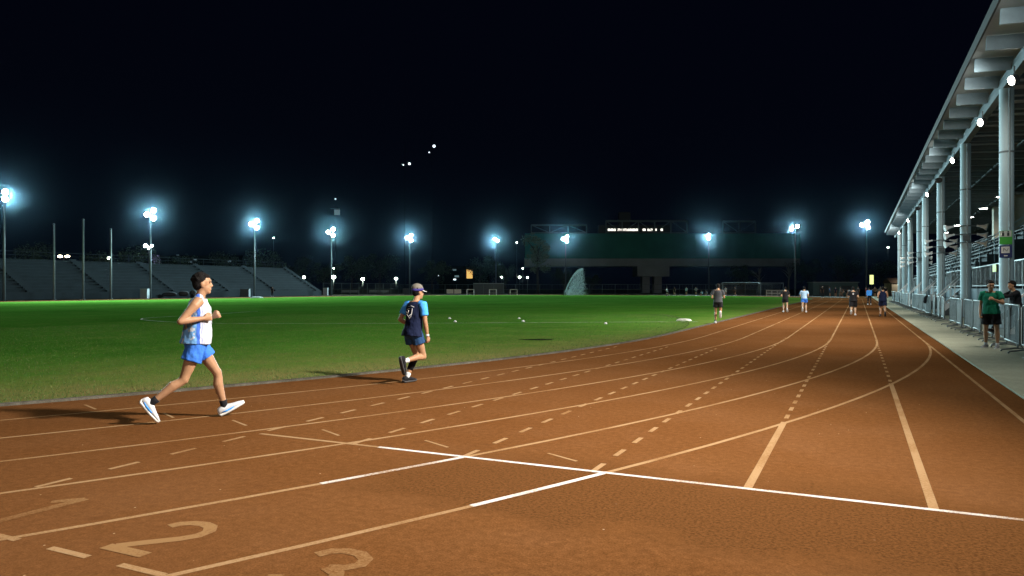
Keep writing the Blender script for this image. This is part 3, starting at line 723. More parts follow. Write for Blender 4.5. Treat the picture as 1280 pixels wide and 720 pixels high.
for lb, u, v, Z, hd in masts:
    if not Z:                                  # the row along the far straight stands 95.6 m to the side
        yy = 95.6 / math.tan(YAW - math.atan((u - 640) / FPX)); Z = 95.6 * SA + yy * CA
    q = at(u, Z); left = q.x < -60
    mast(lb, q.x, q.y, hgt(v, Z), hd, (-40, 45, 0) if left else (-38, 60, 0), MAST_P * (.9 if left else .9 if q.x < -20 else .55))

# ================================================================== GRANDSTAND ON THE RIGHT
mat('roof_under', (.34, .41, .44), .7, var=.15, vscale=.8); mat('roof_dark', (.13, .16, .17), .7); mat('fascia_dark', (.022, .024, .026), .8); mat('fin_white', (.20, .30, .37), .5)
mat('stand_wall', (.13, .165, .185), .8, var=.15, vscale=1.2, bump=.2); mat('step_concrete', (.075, .088, .097), .85, var=.2, vscale=2); mat('cream_wall', (.55, .53, .45), .8)
mat('seat_grey', (.03, .036, .04), .7)
gs = thing('grandstand', 'long covered grandstand with white columns and sloping canopy beside track', 'grandstand', (5, 40, 0))
def gpart(mb, name, m, parent=gs, sm=False):
    mb.v = [(x - 5, y - 40, z) for x, y, z in mb.v]; return mb.build(name, m, parent, sm)
XE, ZE, XR, ZR = 3.66, 9.78, 17.2, 9.1
zroof = lambda x: ZE + (ZR - ZE) * (x - XE) / (XR - XE)
Y0, Y1 = -22, 122
b = MB(); ax_s = (V((XR - XE, 0, ZR - ZE)).normalized(), V((0, 1, 0)), V((-(ZR - ZE), 0, XR - XE)).normalized())
b.box(((XE + XR) / 2, (Y0 + Y1) / 2, (ZE + ZR) / 2 + .10), (XR - XE, Y1 - Y0, .14), ax_s); gpart(b, 'roof', 'roof_under')
b = MB(); b.b2((XE - .06, Y0, ZE - .10), (XE - .003, Y1, ZE + .26)); gpart(b, 'fascia', 'fascia_dark')
b = MB(); y = Y0 + .4
b.box((4.35, y, zroof(4.35) - .27), (1.16, .09, .46), ax_s); fin = gpart(b, 'canopy_fin', 'fin_white')
for k in range(1, 55):
    c = dup(fin, None, parent=gs); c.location = (0, 2.62 * k, 0)
b = MB(); y = Y0 + .4
while y < Y1 - .2:
    b.box((11.2, y, zroof(11.2) - .09), (11.9, .10, .2), ax_s); b.box((11.2, y + 1.31, zroof(11.2) - .05), (11.9, .08, .12), ax_s); y += 2.62
for x in (8., 11., 14.): b.b2((x, Y0 + .1, zroof(x) - .16), (x + .12, Y1 - .1, zroof(x) - .021))
gpart(b, 'purlins', 'roof_dark')
b = MB(); b.b2((4.86, Y0, 8.95), (5.14, Y1, 9.40)); gpart(b, 'beam', 'stand_wall')
cols_y = [-1.5, 9.8, 21.3, 32.5, 44., 56.4, 68.9, 75., 88., 98.7, 110.]
for y in cols_y:
    b = MB(); b.loft([((5, y, z), (.24, 0, 0), (0, .24, 0)) for z in (0, 3, 6, 8.94)], 20); cl = smooth_angle(gpart(b, 'column', 'white_steel'))
    b = MB(); b.loft([((5, y, 6.55), (.247, 0, 0), (0, .247, 0)), ((5, y, 6.62), (.247, 0, 0), (0, .247, 0))], 20); gpart(b, 'collar', 'stand_wall', cl)
    b = MB(); b.tube([(5.05, y - .27, .1), (5.05, y - .27, 8.9)], .03, 6); gpart(b, 'downpipe', 'galv', cl)
    b = MB(); b.b2((4.62, y - .38, .021), (5.38, y + .38, .06)); gpart(b, 'base_plate', 'stand_wall', cl)
for y in (69.5, 78.5):
    b = MB(); b.b2((11.1, y, 1.5), (12., y + .9, 8.9)); gpart(b, 'rear_column', 'cream_wall')
b = MB(); b.b2((5.5, Y0, 0), (17, 120, 1.5)); gpart(b, 'platform', 'stand_wall')
b = MB(); b.b2((12.4, -10, 1.5), (12.7, 64, 3.9)); b.b2((12.4, 20, 3.9), (12.7, 30, 6.)); gpart(b, 'back_wall', 'stand_wall')
b = MB()
for k in range(9):
    x = 6.2 + k * .72; z = 1.5 + .9 + k * .52
    b.b2((x, 62, 1.5), (x + .72 if k < 8 else x + 1.4, 120, z))
gpart(b, 'seating_tiers', 'step_concrete')
b = MB()
for k in range(9):
    x = 6.5 + k * .72; z = 1.5 + .9 + k * .52; b.b2((x, 62.3, z + .30), (x + .32, 119.5, z + .36))
    y = 62.8
    while y < 119: b.b2((x + .1, y, z), (x + .2, y + .08, z + .30)); y += 2.
gpart(b, 'benches', 'seat_grey')
# rail up the near end of the seating, platform railing
b = MB(); b.bar((6.0, 61.9, 3.3), (12.6, 61.9, 8.0), .07); b.bar((6.0, 61.9, 2.9), (12.6, 61.9, 7.6), .05)
for k in range(8): x = 6.1 + k * .9; b.bar((x, 61.9, 1.5 + max(0, x - 6.2) * .72), (x, 61.9, 3.35 + (x - 6) * .71), .05)
gpart(b, 'end_rail', 'white_steel')
stairs_y = [24.5, 47.2, 60., 72.5, 92.]
def railing(b, y0, y1, x=5.58, z=1.5):
    for zz in (1.1, .14): b.bar((x, y0, z + zz), (x, y1, z + zz), .05)
    y = y0
    while y <= y1 + .01: b.bar((x, y, z), (x, y, z + 1.1), .05); y += (y1 - y0) / max(1, round((y1 - y0) / 1.5))
    y = y0 + .12
    while y < y1: b.bar((x, y, z + .14), (x, y, z + 1.1), .018); y += .28
ys = [-8] + [q for s in stairs_y for q in (s - 1.0, s + 1.0)] + [118]
for k in range(0, len(ys), 2):
    b = MB(); railing(b, ys[k], ys[k + 1]); gpart(b, 'railing', 'galv')
for s in stairs_y:
    b = MB()
    for k in range(8): b.b2((3.98 + k * .19, s - .9, 0 if k == 0 else .0), (4.17 + k * .19 if k < 7 else 5.497, s + .9, .1875 * (k + 1) - (0 if k < 7 else .004)))
    st = gpart(b, 'stair', 'step_concrete')
    for sg in (-1, 1):
        b = MB(); yy = s + sg * .96
        b.bar((3.95, yy, .95), (5.55, yy, 2.6), .06); b.bar((3.95, yy, 0.02), (3.95, yy, .97), .06); b.bar((4.75, yy, .6), (4.75, yy, 1.76), .05)
        b.b2((3.98, yy - .03, .02), (5.49, yy + .03, .3)) if False else b.bar((3.97, yy, .12), (5.49, yy, 1.55), .05, .22)
        gpart(b, 'handrail', 'white_paint', st)

# canopy floodlights
CAN_X = 4.72
def canopy_lamp(label, y, on=True, power=0, aim=(-5.5, 0, 0), z=8.50, col=WARM):
    root = thing('canopy_floodlight', label, 'floodlight', (CAN_X, y, z), 0, 'floodlights hung along the canopy beam')
    a = V(aim) - V((CAN_X, y, z)); d = a.normalized(); d = V((d.x, d.y * .3 - .35, d.z * .9)).normalized()
    X = d.cross(V((0, 0, 1))).normalized(); Z = X.cross(d)
    h = MB(); h.loft([(-d * .14, X * .10, Z * .08), (-d * .08, X * .20, Z * .16), (d * .08, X * .23, Z * .185)], 16); hh = h.build('housing', 'housing', root)
    MB().loft([(d * .082, X * .19, Z * .15), (d * .11, X * .18, Z * .14), (d * .125, X * .11, Z * .08)], 16).build('lens', 'lens_warm' if on else 'glass_dark', hh, True)
    MB().bar((0, 0, .1), (.0, 0, .46), .05).build('bracket', 'steel_pole', root)
    if power: spot('canopy_lamp', d * .3 + V((-.22, 0, -.22)), V(aim) - V((CAN_X, y, z)), power, col, 134 if y < 12 else 142, .93, .55, root)
mat('glass_dark', (.03, .03, .035), .15)
for lb, y, p, aim in (('canopy floodlight hung over the start line', -9., 3600, (-21, -4, 0)), ('canopy floodlight lighting the two near runners', 8.6, 18000, (-25, 1, 0)), ('added unseen canopy floodlight hung between the start line and the near barriers', 13.8, 1700, (-12, 14, 0)), ('added unseen canopy floodlight just outside the right photo edge', 24.2, 4800, (-21, 27, 0)), ('canopy floodlight over the green shirted man', 19.5, 4900, (-21, 36, 0)),  # third and fourth lamps here are added out of view to even the lane light
                      ('lit canopy floodlight cut by the right photo edge', 29.3, 4600, (-21, 45, 0)), ('lit canopy floodlight, upper right of the five whole ones', 36.2, 14500, (-32, 42, 0)),
                      ('lit canopy floodlight straight above the column with loudspeakers', 46.3, 5200, (-21, 62, 0)), ('lit canopy floodlight left of the second loudspeaker column', 62.4, 4600, (-21, 80, 0)),
                      ('small lit canopy floodlight above the far slim columns', 85.6, 3300, (-21, 104, 0)), ('lit canopy floodlight at the far end of the canopy', 103.7, 4000, (-21, 126, 0))):
    canopy_lamp(lb, y, True, p, aim)
canopy_lamp('unlit dark canopy floodlight between two lit ones', 54.5, False)
canopy_lamp('unlit dark canopy floodlight nearer the far end', 73., False)
for k, (x, y) in enumerate(((10.9, 73.), (10.9, 83.), (10.9, 92.5), (10.9, 104.), (10.9, 117.), (15.6, 96.), (6.4, 66))):
    z = zroof(x) - .20
    if x == 6.4: continue
    root = thing('roof_downlight', ['round downlight under the roof, topmost and right beside the sign column', 'round downlight under the roof, largest looking, between the two near columns', 'round downlight just right of the loudspeaker column', 'round downlight left of the loudspeaker column above the horns', 'round downlight right of the second loudspeaker column', 'round downlight by the cream rear column at the photo edge'][k], 'downlight', (x, y, z), 0, 'round downlights under the roof')
    MB().loft([((0, 0, .03), (.42, 0, 0), (0, .42, 0)), ((0, 0, -.05), (.40, 0, 0), (0, .40, 0))], 16).build('rim', 'white_paint', root)
    MB().loft([((0, 0, -.052), (.36, 0, 0), (0, .36, 0)), ((0, 0, -.075), (.25, 0, 0), (0, .25, 0))], 16).build('diffuser', 'lens_warm', root)
    spot('down_lamp', (0, 0, -.15), (0, 0, -5), 900, (1, .93, .8), 160, .4, .3, root)

# horn loudspeakers on the columns
mat('horn_grey', (.85, .87, .87), .5); 
for y, lb in ((44., 'cluster of six pale horn loudspeakers on the second near column'), (56.4, 'cluster of six grey horn loudspeakers on the third column, dimmer and smaller'), (75., 'cluster of horn loudspeakers on the column behind the paired columns'), (88., 'smallest cluster of horn loudspeakers on the far slim columns')):
    root = thing('speaker_cluster', lb, 'loudspeaker', (5, y, 3.8), 0, 'horn loudspeaker clusters on the columns')
    for k in range(3):
        z = k * .43; br = MB()
        for s in (-1, 1):
            br.bar((s * .25, 0, z + .06), (s * .56, 0, z + .06), .05)
            d = V((s, -.25 * s * s, -.22)).normalized(); c = V((s * .55, 0, z + .05)); X = d.cross(V((0, 0, 1))).normalized(); Z = X.cross(d)
            MB().loft([(c - d * .06, X * .05, Z * .05), (c + d * .06, X * .05, Z * .05), (c + d * .24, X * .09, Z * .09), (c + d * .40, X * .185, Z * .185), (c + d * .41, X * .18, Z * .18), (c + d * .3, X * .08, Z * .08)], 16).build('horn', 'horn_grey', root, True)
        br.loft([((0, 0, z + .03), (.265, 0, 0), (0, .265, 0)), ((0, 0, z + .09), (.265, 0, 0), (0, .265, 0))], 20); br.build('bracket', 'stand_wall', root)
    MB().b2((-.16, -.42, .14), (.16, -.30, .42)).build('junction_box', 'stand_wall', root)
# signs on the near column
mat('sign_green', (.05, .42, .05), .5, var=0); mat('sign_blue', (.012, .03, .16), .5, var=0); mat('sign_pale', (.55, .62, .60), .5, var=0); mat('sign_white', (.78, .80, .82), .5, var=0); mat('sign_dark', (.02, .03, .03), .5, var=0); mat('sign_yellow', (.62, .66, .05), .5, var=0)
sd = V((-.25, -1, 0)).normalized(); sx = V((-sd.y, sd.x, 0))
def board(name, label, z, layers):
    root = thing(name, label, 'sign', (5 + sd.x * .275, 32.5 + sd.y * .275, z))
    for nm, m, dx, dz, w, h, dep in layers:
        MB().box(sx * dx + V((0, 0, dz)) + sd * dep, (w, .02, h), (sx, sd, V((0, 0, 1)))).build(nm, m, root)
    return root
rt = board('column_sign', 'green and pale sign with two standing figures, upper one on the near column', 3.40, [('panel', 'sign_green', 0, 0, .40, .50, 0), ('figure_panel', 'sign_pale', 0, .13, .36, .22, .012)])
for s in (-1, 1):
    MB().box(sx * s * .08 + V((0, 0, .11)) + sd * .03, (.07, .012, .12), (sx, sd, V((0, 0, 1)))).ell(sx * s * .08 + V((0, 0, .205)) + sd * .03, (.028, .012, .028), (sx, sd, V((0, 0, 1))), 8, 6).build('pictogram', 'sign_dark', rt)
rt = board('column_sign', 'dark blue sign with white square and dark zigzag mark, below the green sign', 2.88, [('panel', 'sign_blue', 0, 0, .40, .46, 0), ('square', 'sign_white', -.01, .06, .26, .24, .012), ('bar', 'sign_white', 0, -.16, .11, .04, .012)])
z_ = MB(); P_ = lambda a, c: sx * a + V((0, 0, c)) + sd * .03
z_.bar(P_(-.08, .0), P_(-.06, .12), .03, .012); z_.bar(P_(-.06, .12), P_(.04, .01), .03, .012); z_.bar(P_(.04, .01), P_(.08, .12), .03, .012); z_.build('zigzag', 'sign_dark', rt)
rt = thing('notice_sign', 'small plain yellow sign on the platform railing left of the sign column', 'sign', (5.52, 38.8, 2.42))
MB().box((0, 0, 0), (.03, .95, .34)).build('panel', 'sign_yellow', rt); MB().b2((.02, -.4, .0), (.045, -.35, .12)).b2((.02, .35, .0), (.045, .4, .12)).build('clip', 'galv', rt)

# ---- crowd barriers
def make_barrier(label, x, y, rz):
    root = thing('crowd_barrier', label, 'barrier', (x, y, .02), rz, 'steel crowd barriers along the walkway')
    f = MB(); L2, H, h0 = .98, 1.10, .20
    f.tube([(0, -L2, h0), (0, -L2, H - .09), (0, -L2 + .03, H - .03), (0, -L2 + .09, H), (0, L2 - .09, H), (0, L2 - .03, H - .03), (0, L2, H - .09), (0, L2, h0), (0, L2 - .001, h0), (0, -L2, h0)], .021, 8)
    f.build('frame', 'galv', root, True)
    b = MB(); n = 14
    for i in range(1, n): b.tube([(0, -L2 + 2 * L2 * i / n, h0), (0, -L2 + 2 * L2 * i / n, H)], .0085, 6)
    b.build('bars', 'galv', root)
    for s in (-1, 1):
        q = MB(); y_ = s * .72; q.tube([(-.34, y_, .012), (-.30, y_, .05), (-.06, y_, .09), (.06, y_, .09), (.30, y_, .05), (.34, y_, .012)], .020, 8); q.tube([(0, y_, .09), (0, y_, h0)], .02, 8)
        q.build('foot', 'galv', root, True)
    return root
bx = make_barrier('steel crowd barrier in the near row, right of the gap', 3.45, 13.2, R_(1))
r3 = random.Random(5)
y = 15.25
while y < 35.2:
    dup(bx, (3.45 + r3.uniform(-.05, .05), y, .02), R_(r3.uniform(-2.5, 2.5))); y += 2.05
y = 38.4
while y < 92:
    dup(bx, (3.45 + r3.uniform(-.06, .06), y, .02), R_(r3.uniform(-2.5, 2.5)), 'steel crowd barrier in the far row, left of the gap'); y += 2.05
# black bag hung on a far barrier
mb = MB(); mb.loft([((3.25, 44.9, .70), (.03, 0, 0), (0, .05, 0)), ((3.24, 44.9, .78), (.09, 0, 0), (0, .17, 0)), ((3.26, 44.9, 1.0), (.08, 0, 0), (0, .15, 0)), ((3.33, 44.9, 1.14), (.05, 0, 0), (0, .05, 0))], 12)
tag(mb.build('bag', 'c_black', None, True), 'black bag hanging on the far row of barriers', 'bag')

# ================================================================== LEFT SIDE: BLEACHERS, POLES, CABINETS
mat('bleacher_step', (.026, .040, .052), .9); mat('bleacher_seat', (.042, .066, .086), .8, var=.25, vscale=.5); mat('bleacher_concrete', (.020, .032, .042), .9, var=.22, vscale=.7, bump=.3)
bl = thing('bleachers', 'long dark concrete bleachers beyond the field behind white poles', 'bleachers', (-97, 70, 0))
b = MB(); nT = 11
for k in range(nT):
    x = -97.2 - k * .85; b.b2((x - .85, 10 - 70, .0), (x, 115.5 - 70, .9 + k * .46)); 
b.v = [(x + 97, y, z) for x, y, z in b.v]; b.build('tiers', 'bleacher_concrete', bl)
for y in np.arange(14, 115, 11.2):
    b = MB()
    for k in range(nT * 2): x = -.2 - k * .425; b.b2((x - .4, y - 70, .9 + k * .23 - .5), (x + .02, y - 70 + 1.1, .9 + k * .23 + .11))
    b.build('aisle_stair', 'bleacher_step', bl)
b = MB()
for k in range(nT): b.b2((-.2 - k * .85 - .42, -60, .9 + k * .46 + .06), (-.2 - k * .85 - .06, 45.4, .9 + k * .46 + .10))
b.build('seat_planks', 'bleacher_seat', bl)
b = MB(); b.b2((.05, -60, .0), (.25, 45.4, 1.0)); b.build('front_wall', 'bleacher_step', bl)
b = MB(); b.bar((-9.4, -60, 6.7), (-9.4, 45.4, 6.7), .06); b.bar((-9.4, -60, 6.2), (-9.4, 45.4, 6.2), .04)
for y in np.arange(-60, 45.5, 2.5): b.bar((-9.4, y, 5.6), (-9.4, y, 6.7), .05)
b.build('back_rail', 'bleacher_step', bl)
for u, v, lb in ((67.5, 281, 'white flagpole, leftmost of three before the bleachers'), (104, 275, 'tallest white flagpole, middle of three before the bleachers'), (138.5, 287, 'white flagpole, shortest and rightmost of three before the bleachers')):
    Z = 94 / (.4282 - (u - 640) / FPX * .9037); root = thing('flagpole', lb, 'flagpole', at(u, Z), 0, 'white flagpoles before the bleachers'); H = hgt(v, Z)
    MB().tube([(0, 0, -.05), (0, 0, H)], [.15, .11], 12).build('pole', 'pole_grey', root, True)
    MB().loft([((0, 0, 0), (.3, 0, 0), (0, .3, 0)), ((0, 0, .12), (.2, 0, 0), (0, .2, 0))], 12).build('base', 'pole_grey', root); MB().ell((0, 0, H + .1), (.14, .14, .12)).build('finial', 'pole_grey', root, True)
mat('cabinet_grey', (.34, .40, .42), .5); mat('cabinet_dark', (.10, .12, .13), .5)
def cabinet(label, u, Z, w, d, h, m):
    root = thing('cabinet', label, 'cabinet', at(u, Z), YAW); MB().b2((-w / 2, -d / 2, 0), (w / 2, d / 2, h)).build('body', m, root)
    MB().b2((-w / 2 - .04, -d / 2 - .04, h + .003), (w / 2 + .04, d / 2 + .04, h + .07)).build('lid', m, root)
    MB().b2((-w / 2 + .06, -d / 2 - .02, .12), (-.01, -d / 2 - .003, h - .08)).b2((.01, -d / 2 - .02, .12), (w / 2 - .06, -d / 2 - .003, h - .08)).build('door', m, root)
cabinet('pale grey cabinet standing right of the flagpoles', 181, 106, 1.0, .7, 1.35, 'cabinet_grey'); cabinet('dim grey cabinet half hidden by the vest runner', 306.5, 124, 1.5, .8, 1.3, 'cabinet_dark')
cabinet('narrow white cabinet at the right end of the bleachers', 407, 152, .95, .6, 1.5, 'white_paint'); cabinet('dark cabinet behind the visor runner', 508, 172, 1.6, .9, 1.4, 'cabinet_dark')
# dark roller / equipment trolley before the bleachers
root = thing('equipment_trolley', 'dark equipment trolley with heaped covers before the bleachers', 'trolley', at(222, 108), YAW)
MB().b2((-3, -.5, .3), (3, .5, .42)).build('deck', 'c_black', root)
for x in (-2.4, 2.4):
    MB().loft([((x, -.55, .3), (.3, 0, 0), (0, 0, .3)), ((x, .55, .3), (.3, 0, 0), (0, 0, .3))], 14).build('wheel', 'c_black', root)
MB().ell((-1.2, 0, .6), (1.1, .5, .35)).ell((.9, 0, .7), (.8, .45, .4)).ell((2.3, 0, .75), (.5, .4, .5)).build('cover', 'c_charcoal', root, True)

# ================================================================== FAR END
mat('viaduct_concrete', (.42, .48, .50), .9, var=.15, vscale=.3); mat('viaduct_green', (.05, .29, .25), .8, var=.2, vscale=.2); mat('truss_steel', (.16, .22, .22), .6)
mat('train_dark', (.03, .035, .04), .5); mat('window_lit', (.8, .8, .8), .4, emit=(1.0, .95, .85), es=1.6, var=0)
VZ = 228; vr = thing('viaduct', 'elevated railway viaduct with green side wall and concrete piers', 'viaduct', at(812, VZ), YAW)
sc_ = VZ / FPX; zt, zm, zb = hgt(293, VZ), hgt(322, VZ), hgt(333, VZ)
MB().b2((-39, -5, zb), (45, 5, zm)).build('deck', 'viaduct_concrete', vr)
w_ = MB(); w_.b2((-39, -5.25, zm - .4), (45, -4.9, zt)); 
for x in np.arange(-38, 45, 3.): w_.b2((x, -5.33, zm - .3), (x + .12, -5.26, zt - .1))
w_.build('side_wall', 'viaduct_green', vr)
for x in (0,):
    MB().b2((x - 4.6, -4.6, zb - 3.1), (x + 5.2, 4.6, zb - .02)).build('pier_cap', 'viaduct_concrete', vr)
    pr = MB(); pr.b2((x - 2.6, -2, -.1), (x - .3, 2, zb - 3.12)); pr.b2((x + 1.1, -2, -.1), (x + 3.4, 2, zb - 3.12)); pr.build('pier', 'viaduct_concrete', vr)
for x0, x1, zz in ((-14, 11, hgt(277, VZ)), (22, 32, hgt(277.5, VZ)), (-37, -20, hgt(282, VZ))):
    t = MB(); t.bar((x0, -3, zz), (x1, -3, zz), .5); t.bar((x0, -3, zt + .4), (x1, -3, zt + .4), .25)
    n = max(2, round((x1 - x0) / 5)); st_ = (x1 - x0) / n
    for i in range(n + 1): t.bar((x0 + i * st_, -3, zt - .2), (x0 + i * st_, -3, zz), .32)
    for i in range(n): t.bar((x0 + i * st_, -3, zt + .4), (x0 + (i + 1) * st_, -3, zz), .2) if i % 2 else t.bar((x0 + i * st_, -3, zz), (x0 + (i + 1) * st_, -3, zt + .4), .2)
    t.build('roof_truss', 'truss_steel', vr)
MB().b2((-9.3, 1, zt + 1), (-5.8, 4.2, hgt(264.5, VZ))).build('lift_tower', 'train_dark', vr)
tr = thing('train', 'dark train with a row of small lit windows standing on the viaduct', 'train', at(792, VZ) + V((0, 0, zm)), YAW)
MB().b2((-11, -1.6, .02), (11, 1.6, zt + 2.9 - zm)).build('body', 'train_dark', tr)
r4 = random.Random(11); x = -9.2
while x < 8.8:
    w = r4.choice((.5, .7, .9)); 
    if r4.random() < .72: MB().b2((x, -1.63, zt + 1.0 - zm + r4.uniform(0, .1)), (x + w, -1.603, zt + 1.75 - zm)).build('window', 'window_lit', tr)
    x += w + r4.choice((.15, .25, .6))

# goals
mat('net', (.25, .28, .28), .9)
def goal(label, u, Z, w, h, rz):
    root = thing('football_goal', label, 'goal', at(u, Z), rz)
    f = MB(); f.tube([(-w / 2, 0, -.02), (-w / 2, 0, h), (-w / 2 + .001, 0, h), (w / 2, 0, h), (w / 2, 0, h - .001), (w / 2, 0, -.02)], .075, 8); f.build('frame', 'pole_grey', root)
    s = MB(); 
    for x in (-w / 2, w / 2): s.tube([(x, 0, h - .05), (x, 1.0, h - .1), (x, 2.1, 0)], .04, 6)
    s.tube([(-w / 2, 2.1, .02), (w / 2, 2.1, .02)], .04, 6); s.build('stay', 'galv', root)
    n = MB()
    for i in range(1, 28): x = -w / 2 + w * i / 28; n.bar((x, 1.0, h - .12), (x, 2.08, .03), .012)
    for i in range(9): n.bar((-w / 2, 1. + 1.08 * i / 9, h - .12 - (h - .15) * i / 9), (w / 2, 1. + 1.08 * i / 9, h - .12 - (h - .15) * i / 9), .012)
    n.build('net', 'net', root)
goal('large white football goal left of the low white fence', 927, 141, 7.3, 2.55, YAW); goal('smaller football goal just right of the large goal', 965, 150, 4.9, 2.55, YAW + .12)
def small_goal(label, u, Z):
    root = thing('mini_goal', label, 'goal', at(u, Z), YAW, 'small training goals on the far grass edge')
    MB().tube([(-.75, 0, 0), (-.75, 0, 1.2), (-.749, 0, 1.2), (.75, 0, 1.2), (.75, 0, 1.199), (.75, 0, 0)], .07, 6).build('frame', 'white_paint', root); MB().bar((-.75, .03, .45), (.75, .03, .45), .05).build('crossbar', 'white_paint', root)
for u, lb in ((588, 'small white training goal, left one beside the white boards'), (616, 'small dim training goal in front of the shelter'), (642, 'small bright training goal, rightmost and alone')): small_goal(lb, u, 158)
for u, lb in ((562.5, 'white board, left of the pair at the far grass edge'), (572, 'white board, right of the pair at the far grass edge')):
    root = thing('board', lb, 'board', at(u, 160), YAW, 'white boards at the far grass edge'); MB().b2((-.75, -.03, .3), (.75, .03, 1.25)).build('panel', 'white_paint', root); MB().b2((-.6, -.02, 0), (-.54, .02, .297)).b2((.54, -.02, 0), (.6, .02, .297)).build('leg', 'galv', root)
# shelter
root = thing('shelter', 'low framed shelter with flat roof at the far grass edge', 'shelter', at(611, 172), YAW)
MB().b2((-3.6, -1.2, 2.5), (3.6, 1.2, 2.66)).build('roof', 'viaduct_concrete', root)
for x in (-3.5, -1.2, 1.2, 3.5): MB().b2((x - .06, -1.1, 0), (x + .06, -.98, 2.497)).build('post', 'truss_steel', root)
MB().b2((-3.6, 1.1, 0), (3.6, 1.18, 2.49)).build('wall', 'cabinet_dark', root); MB().b2((-3.3, .5, .4), (3.3, .9, .46)).build('bench', 'truss_steel', root)
# far fences
def fence(label, pts, h, step, m='truss_steel', pick=.35):
    root = thing('fence', label, 'fence', pts[0]); o = pts[0]
    rl, me_, post = MB(), MB(), None
    for a_, c_ in zip(pts[:-1], pts[1:]):
        a, c = a_ - o, c_ - o; L = (c - a).length; d = (c - a) / L
        for zz in (h, h * .5, .08): rl.bar(a + V((0, 0, zz)), c + V((0, 0, zz)), .07)
        n = max(1, round(L / step))
        for i in range(n + 1):
            q = a + d * L * i / n
            if post is None: post = MB().bar((0, 0, 0), (0, 0, h + .05), .08).build('post', m, root); post.location = q
            elif i or c_ is pts[1]: w_p = dup(post, None, parent=root); w_p.location = q
        n = int(L / pick)
        for i in range(1, n): q = a + d * L * i / n; me_.bar(q + V((0, 0, .09)), q + V((0, 0, h)), .018)
    rl.build('rail', m, root); me_.build('mesh_wires', m, root)
fence('long wire mesh fence across the far end of the field', [at(500, 188), at(690, 178), at(965, 172)], 2.4, 3.)
fence('wire mesh fence right of the bleachers under the street lamps', [at(404, 160), at(498, 182)], 2.6, 3.)
fence('low white picket fence right of the football goals', [at(958, 133), at(985, 134)], 1.1, 1., 'white_paint', .22)
for k, (u, Z) in enumerate(((432, 165), (442, 166), (467, 170), (480, 172))):
    root = thing('bench', ['dim bench, leftmost of four under the street lamps', 'dim bench, second of four under the street lamps', 'dim bench, third of four under the street lamps', 'dim bench, rightmost of four under the street lamps'][k], 'bench', at(u, Z), YAW, 'benches under the street lamps')
    MB().b2((-1.1, -.25, .45), (1.1, .25, .52)).build('seat', 'cabinet_grey', root); MB().b2((-1.1, .24, .6), (1.1, .3, 1.05)).build('backrest', 'cabinet_grey', root)
    for x in (-.9, .9): MB().b2((x - .05, -.2, 0), (x + .05, .22, .447)).b2((x - .04, .2, .45), (x + .04, .238, 1.0)).build('leg', 'housing', root)
# street lamps
def street_lamp(label, u, v, Z, r=.28, es='lens_street', power=900, col=(.85, 1., .75)):
    root = thing('street_lamp', label, 'street lamp', at(u, Z), YAW, 'street lamps beyond the field'); H = hgt(v, Z)
    MB().tube([(0, 0, -.1), (0, 0, H - r)], [.07, .05], 8).build('pole', 'housing', root, True); MB().ell((0, 0, H), (r, r, r * .8)).build('lamp_globe', es, root, True)
    MB().ell((0, 0, H + r * .8), (r * .8, r * .8, r * .25)).build('cap', 'housing', root, True)
    if power: spot('street_light', (0, 0, H - r - .1), (0, 0, 0), power, col, 165, .3, .3, root)
for u, v, Z, r, lb in ((380, 346, 168, .34, 'street lamp over the end of the bleachers, leftmost of four'), (417, 346, 170, .5, 'brightest street lamp, beside the floodlight mast past the bleachers'), (453.5, 348.5, 176, .42, 'street lamp lighting the fence, third of four'), (495, 348, 190, .4, 'street lamp left of the visor runner, rightmost of four')):
    street_lamp(lb, u, v, Z, r)
for u, v, Z, r, lb in ((627, 346, 205, .26, 'small far lamp left of the pale lit tree'), (649.5, 346, 205, .34, 'brighter small far lamp at the pale tree trunk'), (659.5, 346.5, 206, .24, 'faint far lamp right of the brighter one'), (646, 302.5, 205, .2, 'tiny high lamp left of the pale tree crown'),
                       (653.5, 335, 206, .2, 'tiny lamp above the brighter small lamp'), (136, 322, 160, .36, 'single small white lamp behind the rightmost flagpole'), (1110, 309, 190, .22, 'tiny lamp left of the canopy end'), (342, 297, 200, .2, 'tiny faint lamp right of the bleacher floodlight'), (417, 335, 180, .16, 'tiny lamp above the brightest street lamp')):
    street_lamp(lb, u, v, Z, r, 'lens_street', 0)
root = thing('twin_lamp', 'pair of warm lamps on one post above the bleachers', 'street lamp', at(80, 150), YAW); H = hgt(320, 150)
MB().tube([(0, 0, -.1), (0, 0, H)], .07, 8).bar((-.8, 0, H), (.8, 0, H), .08).build('pole', 'housing', root)
mat('lens_amber', (.9, .9, .9), .3, emit=(1., .84, .55), es=30, var=0)
for s in (-.75, .75): MB().ell((s, -.1, H - .02), (.5, .2, .24)).build('lamp', 'lens_amber', root, True)
root = thing('court_floodlight', 'low cluster of three white court lamps below the second mast', 'floodlight', at(186, 150), YAW); H = hgt(307, 150)
MB().tube([(0, 0, -.1), (0, 0, H)], .09, 8).build('pole', 'housing', root)
for x, z in ((-.6, 0), (.65, 0), (.1, -.45)): MB().ell((x, -.1, H + z), (.42 if x < 0 else .28, .2, .34 if x < 0 else .24)).build('lamp', 'lens_cool', root, True)
spot('court_lamp', (0, -.6, H), (2, -20, 0), 600, (.85, .9, 1), 150, .5, .4, root)
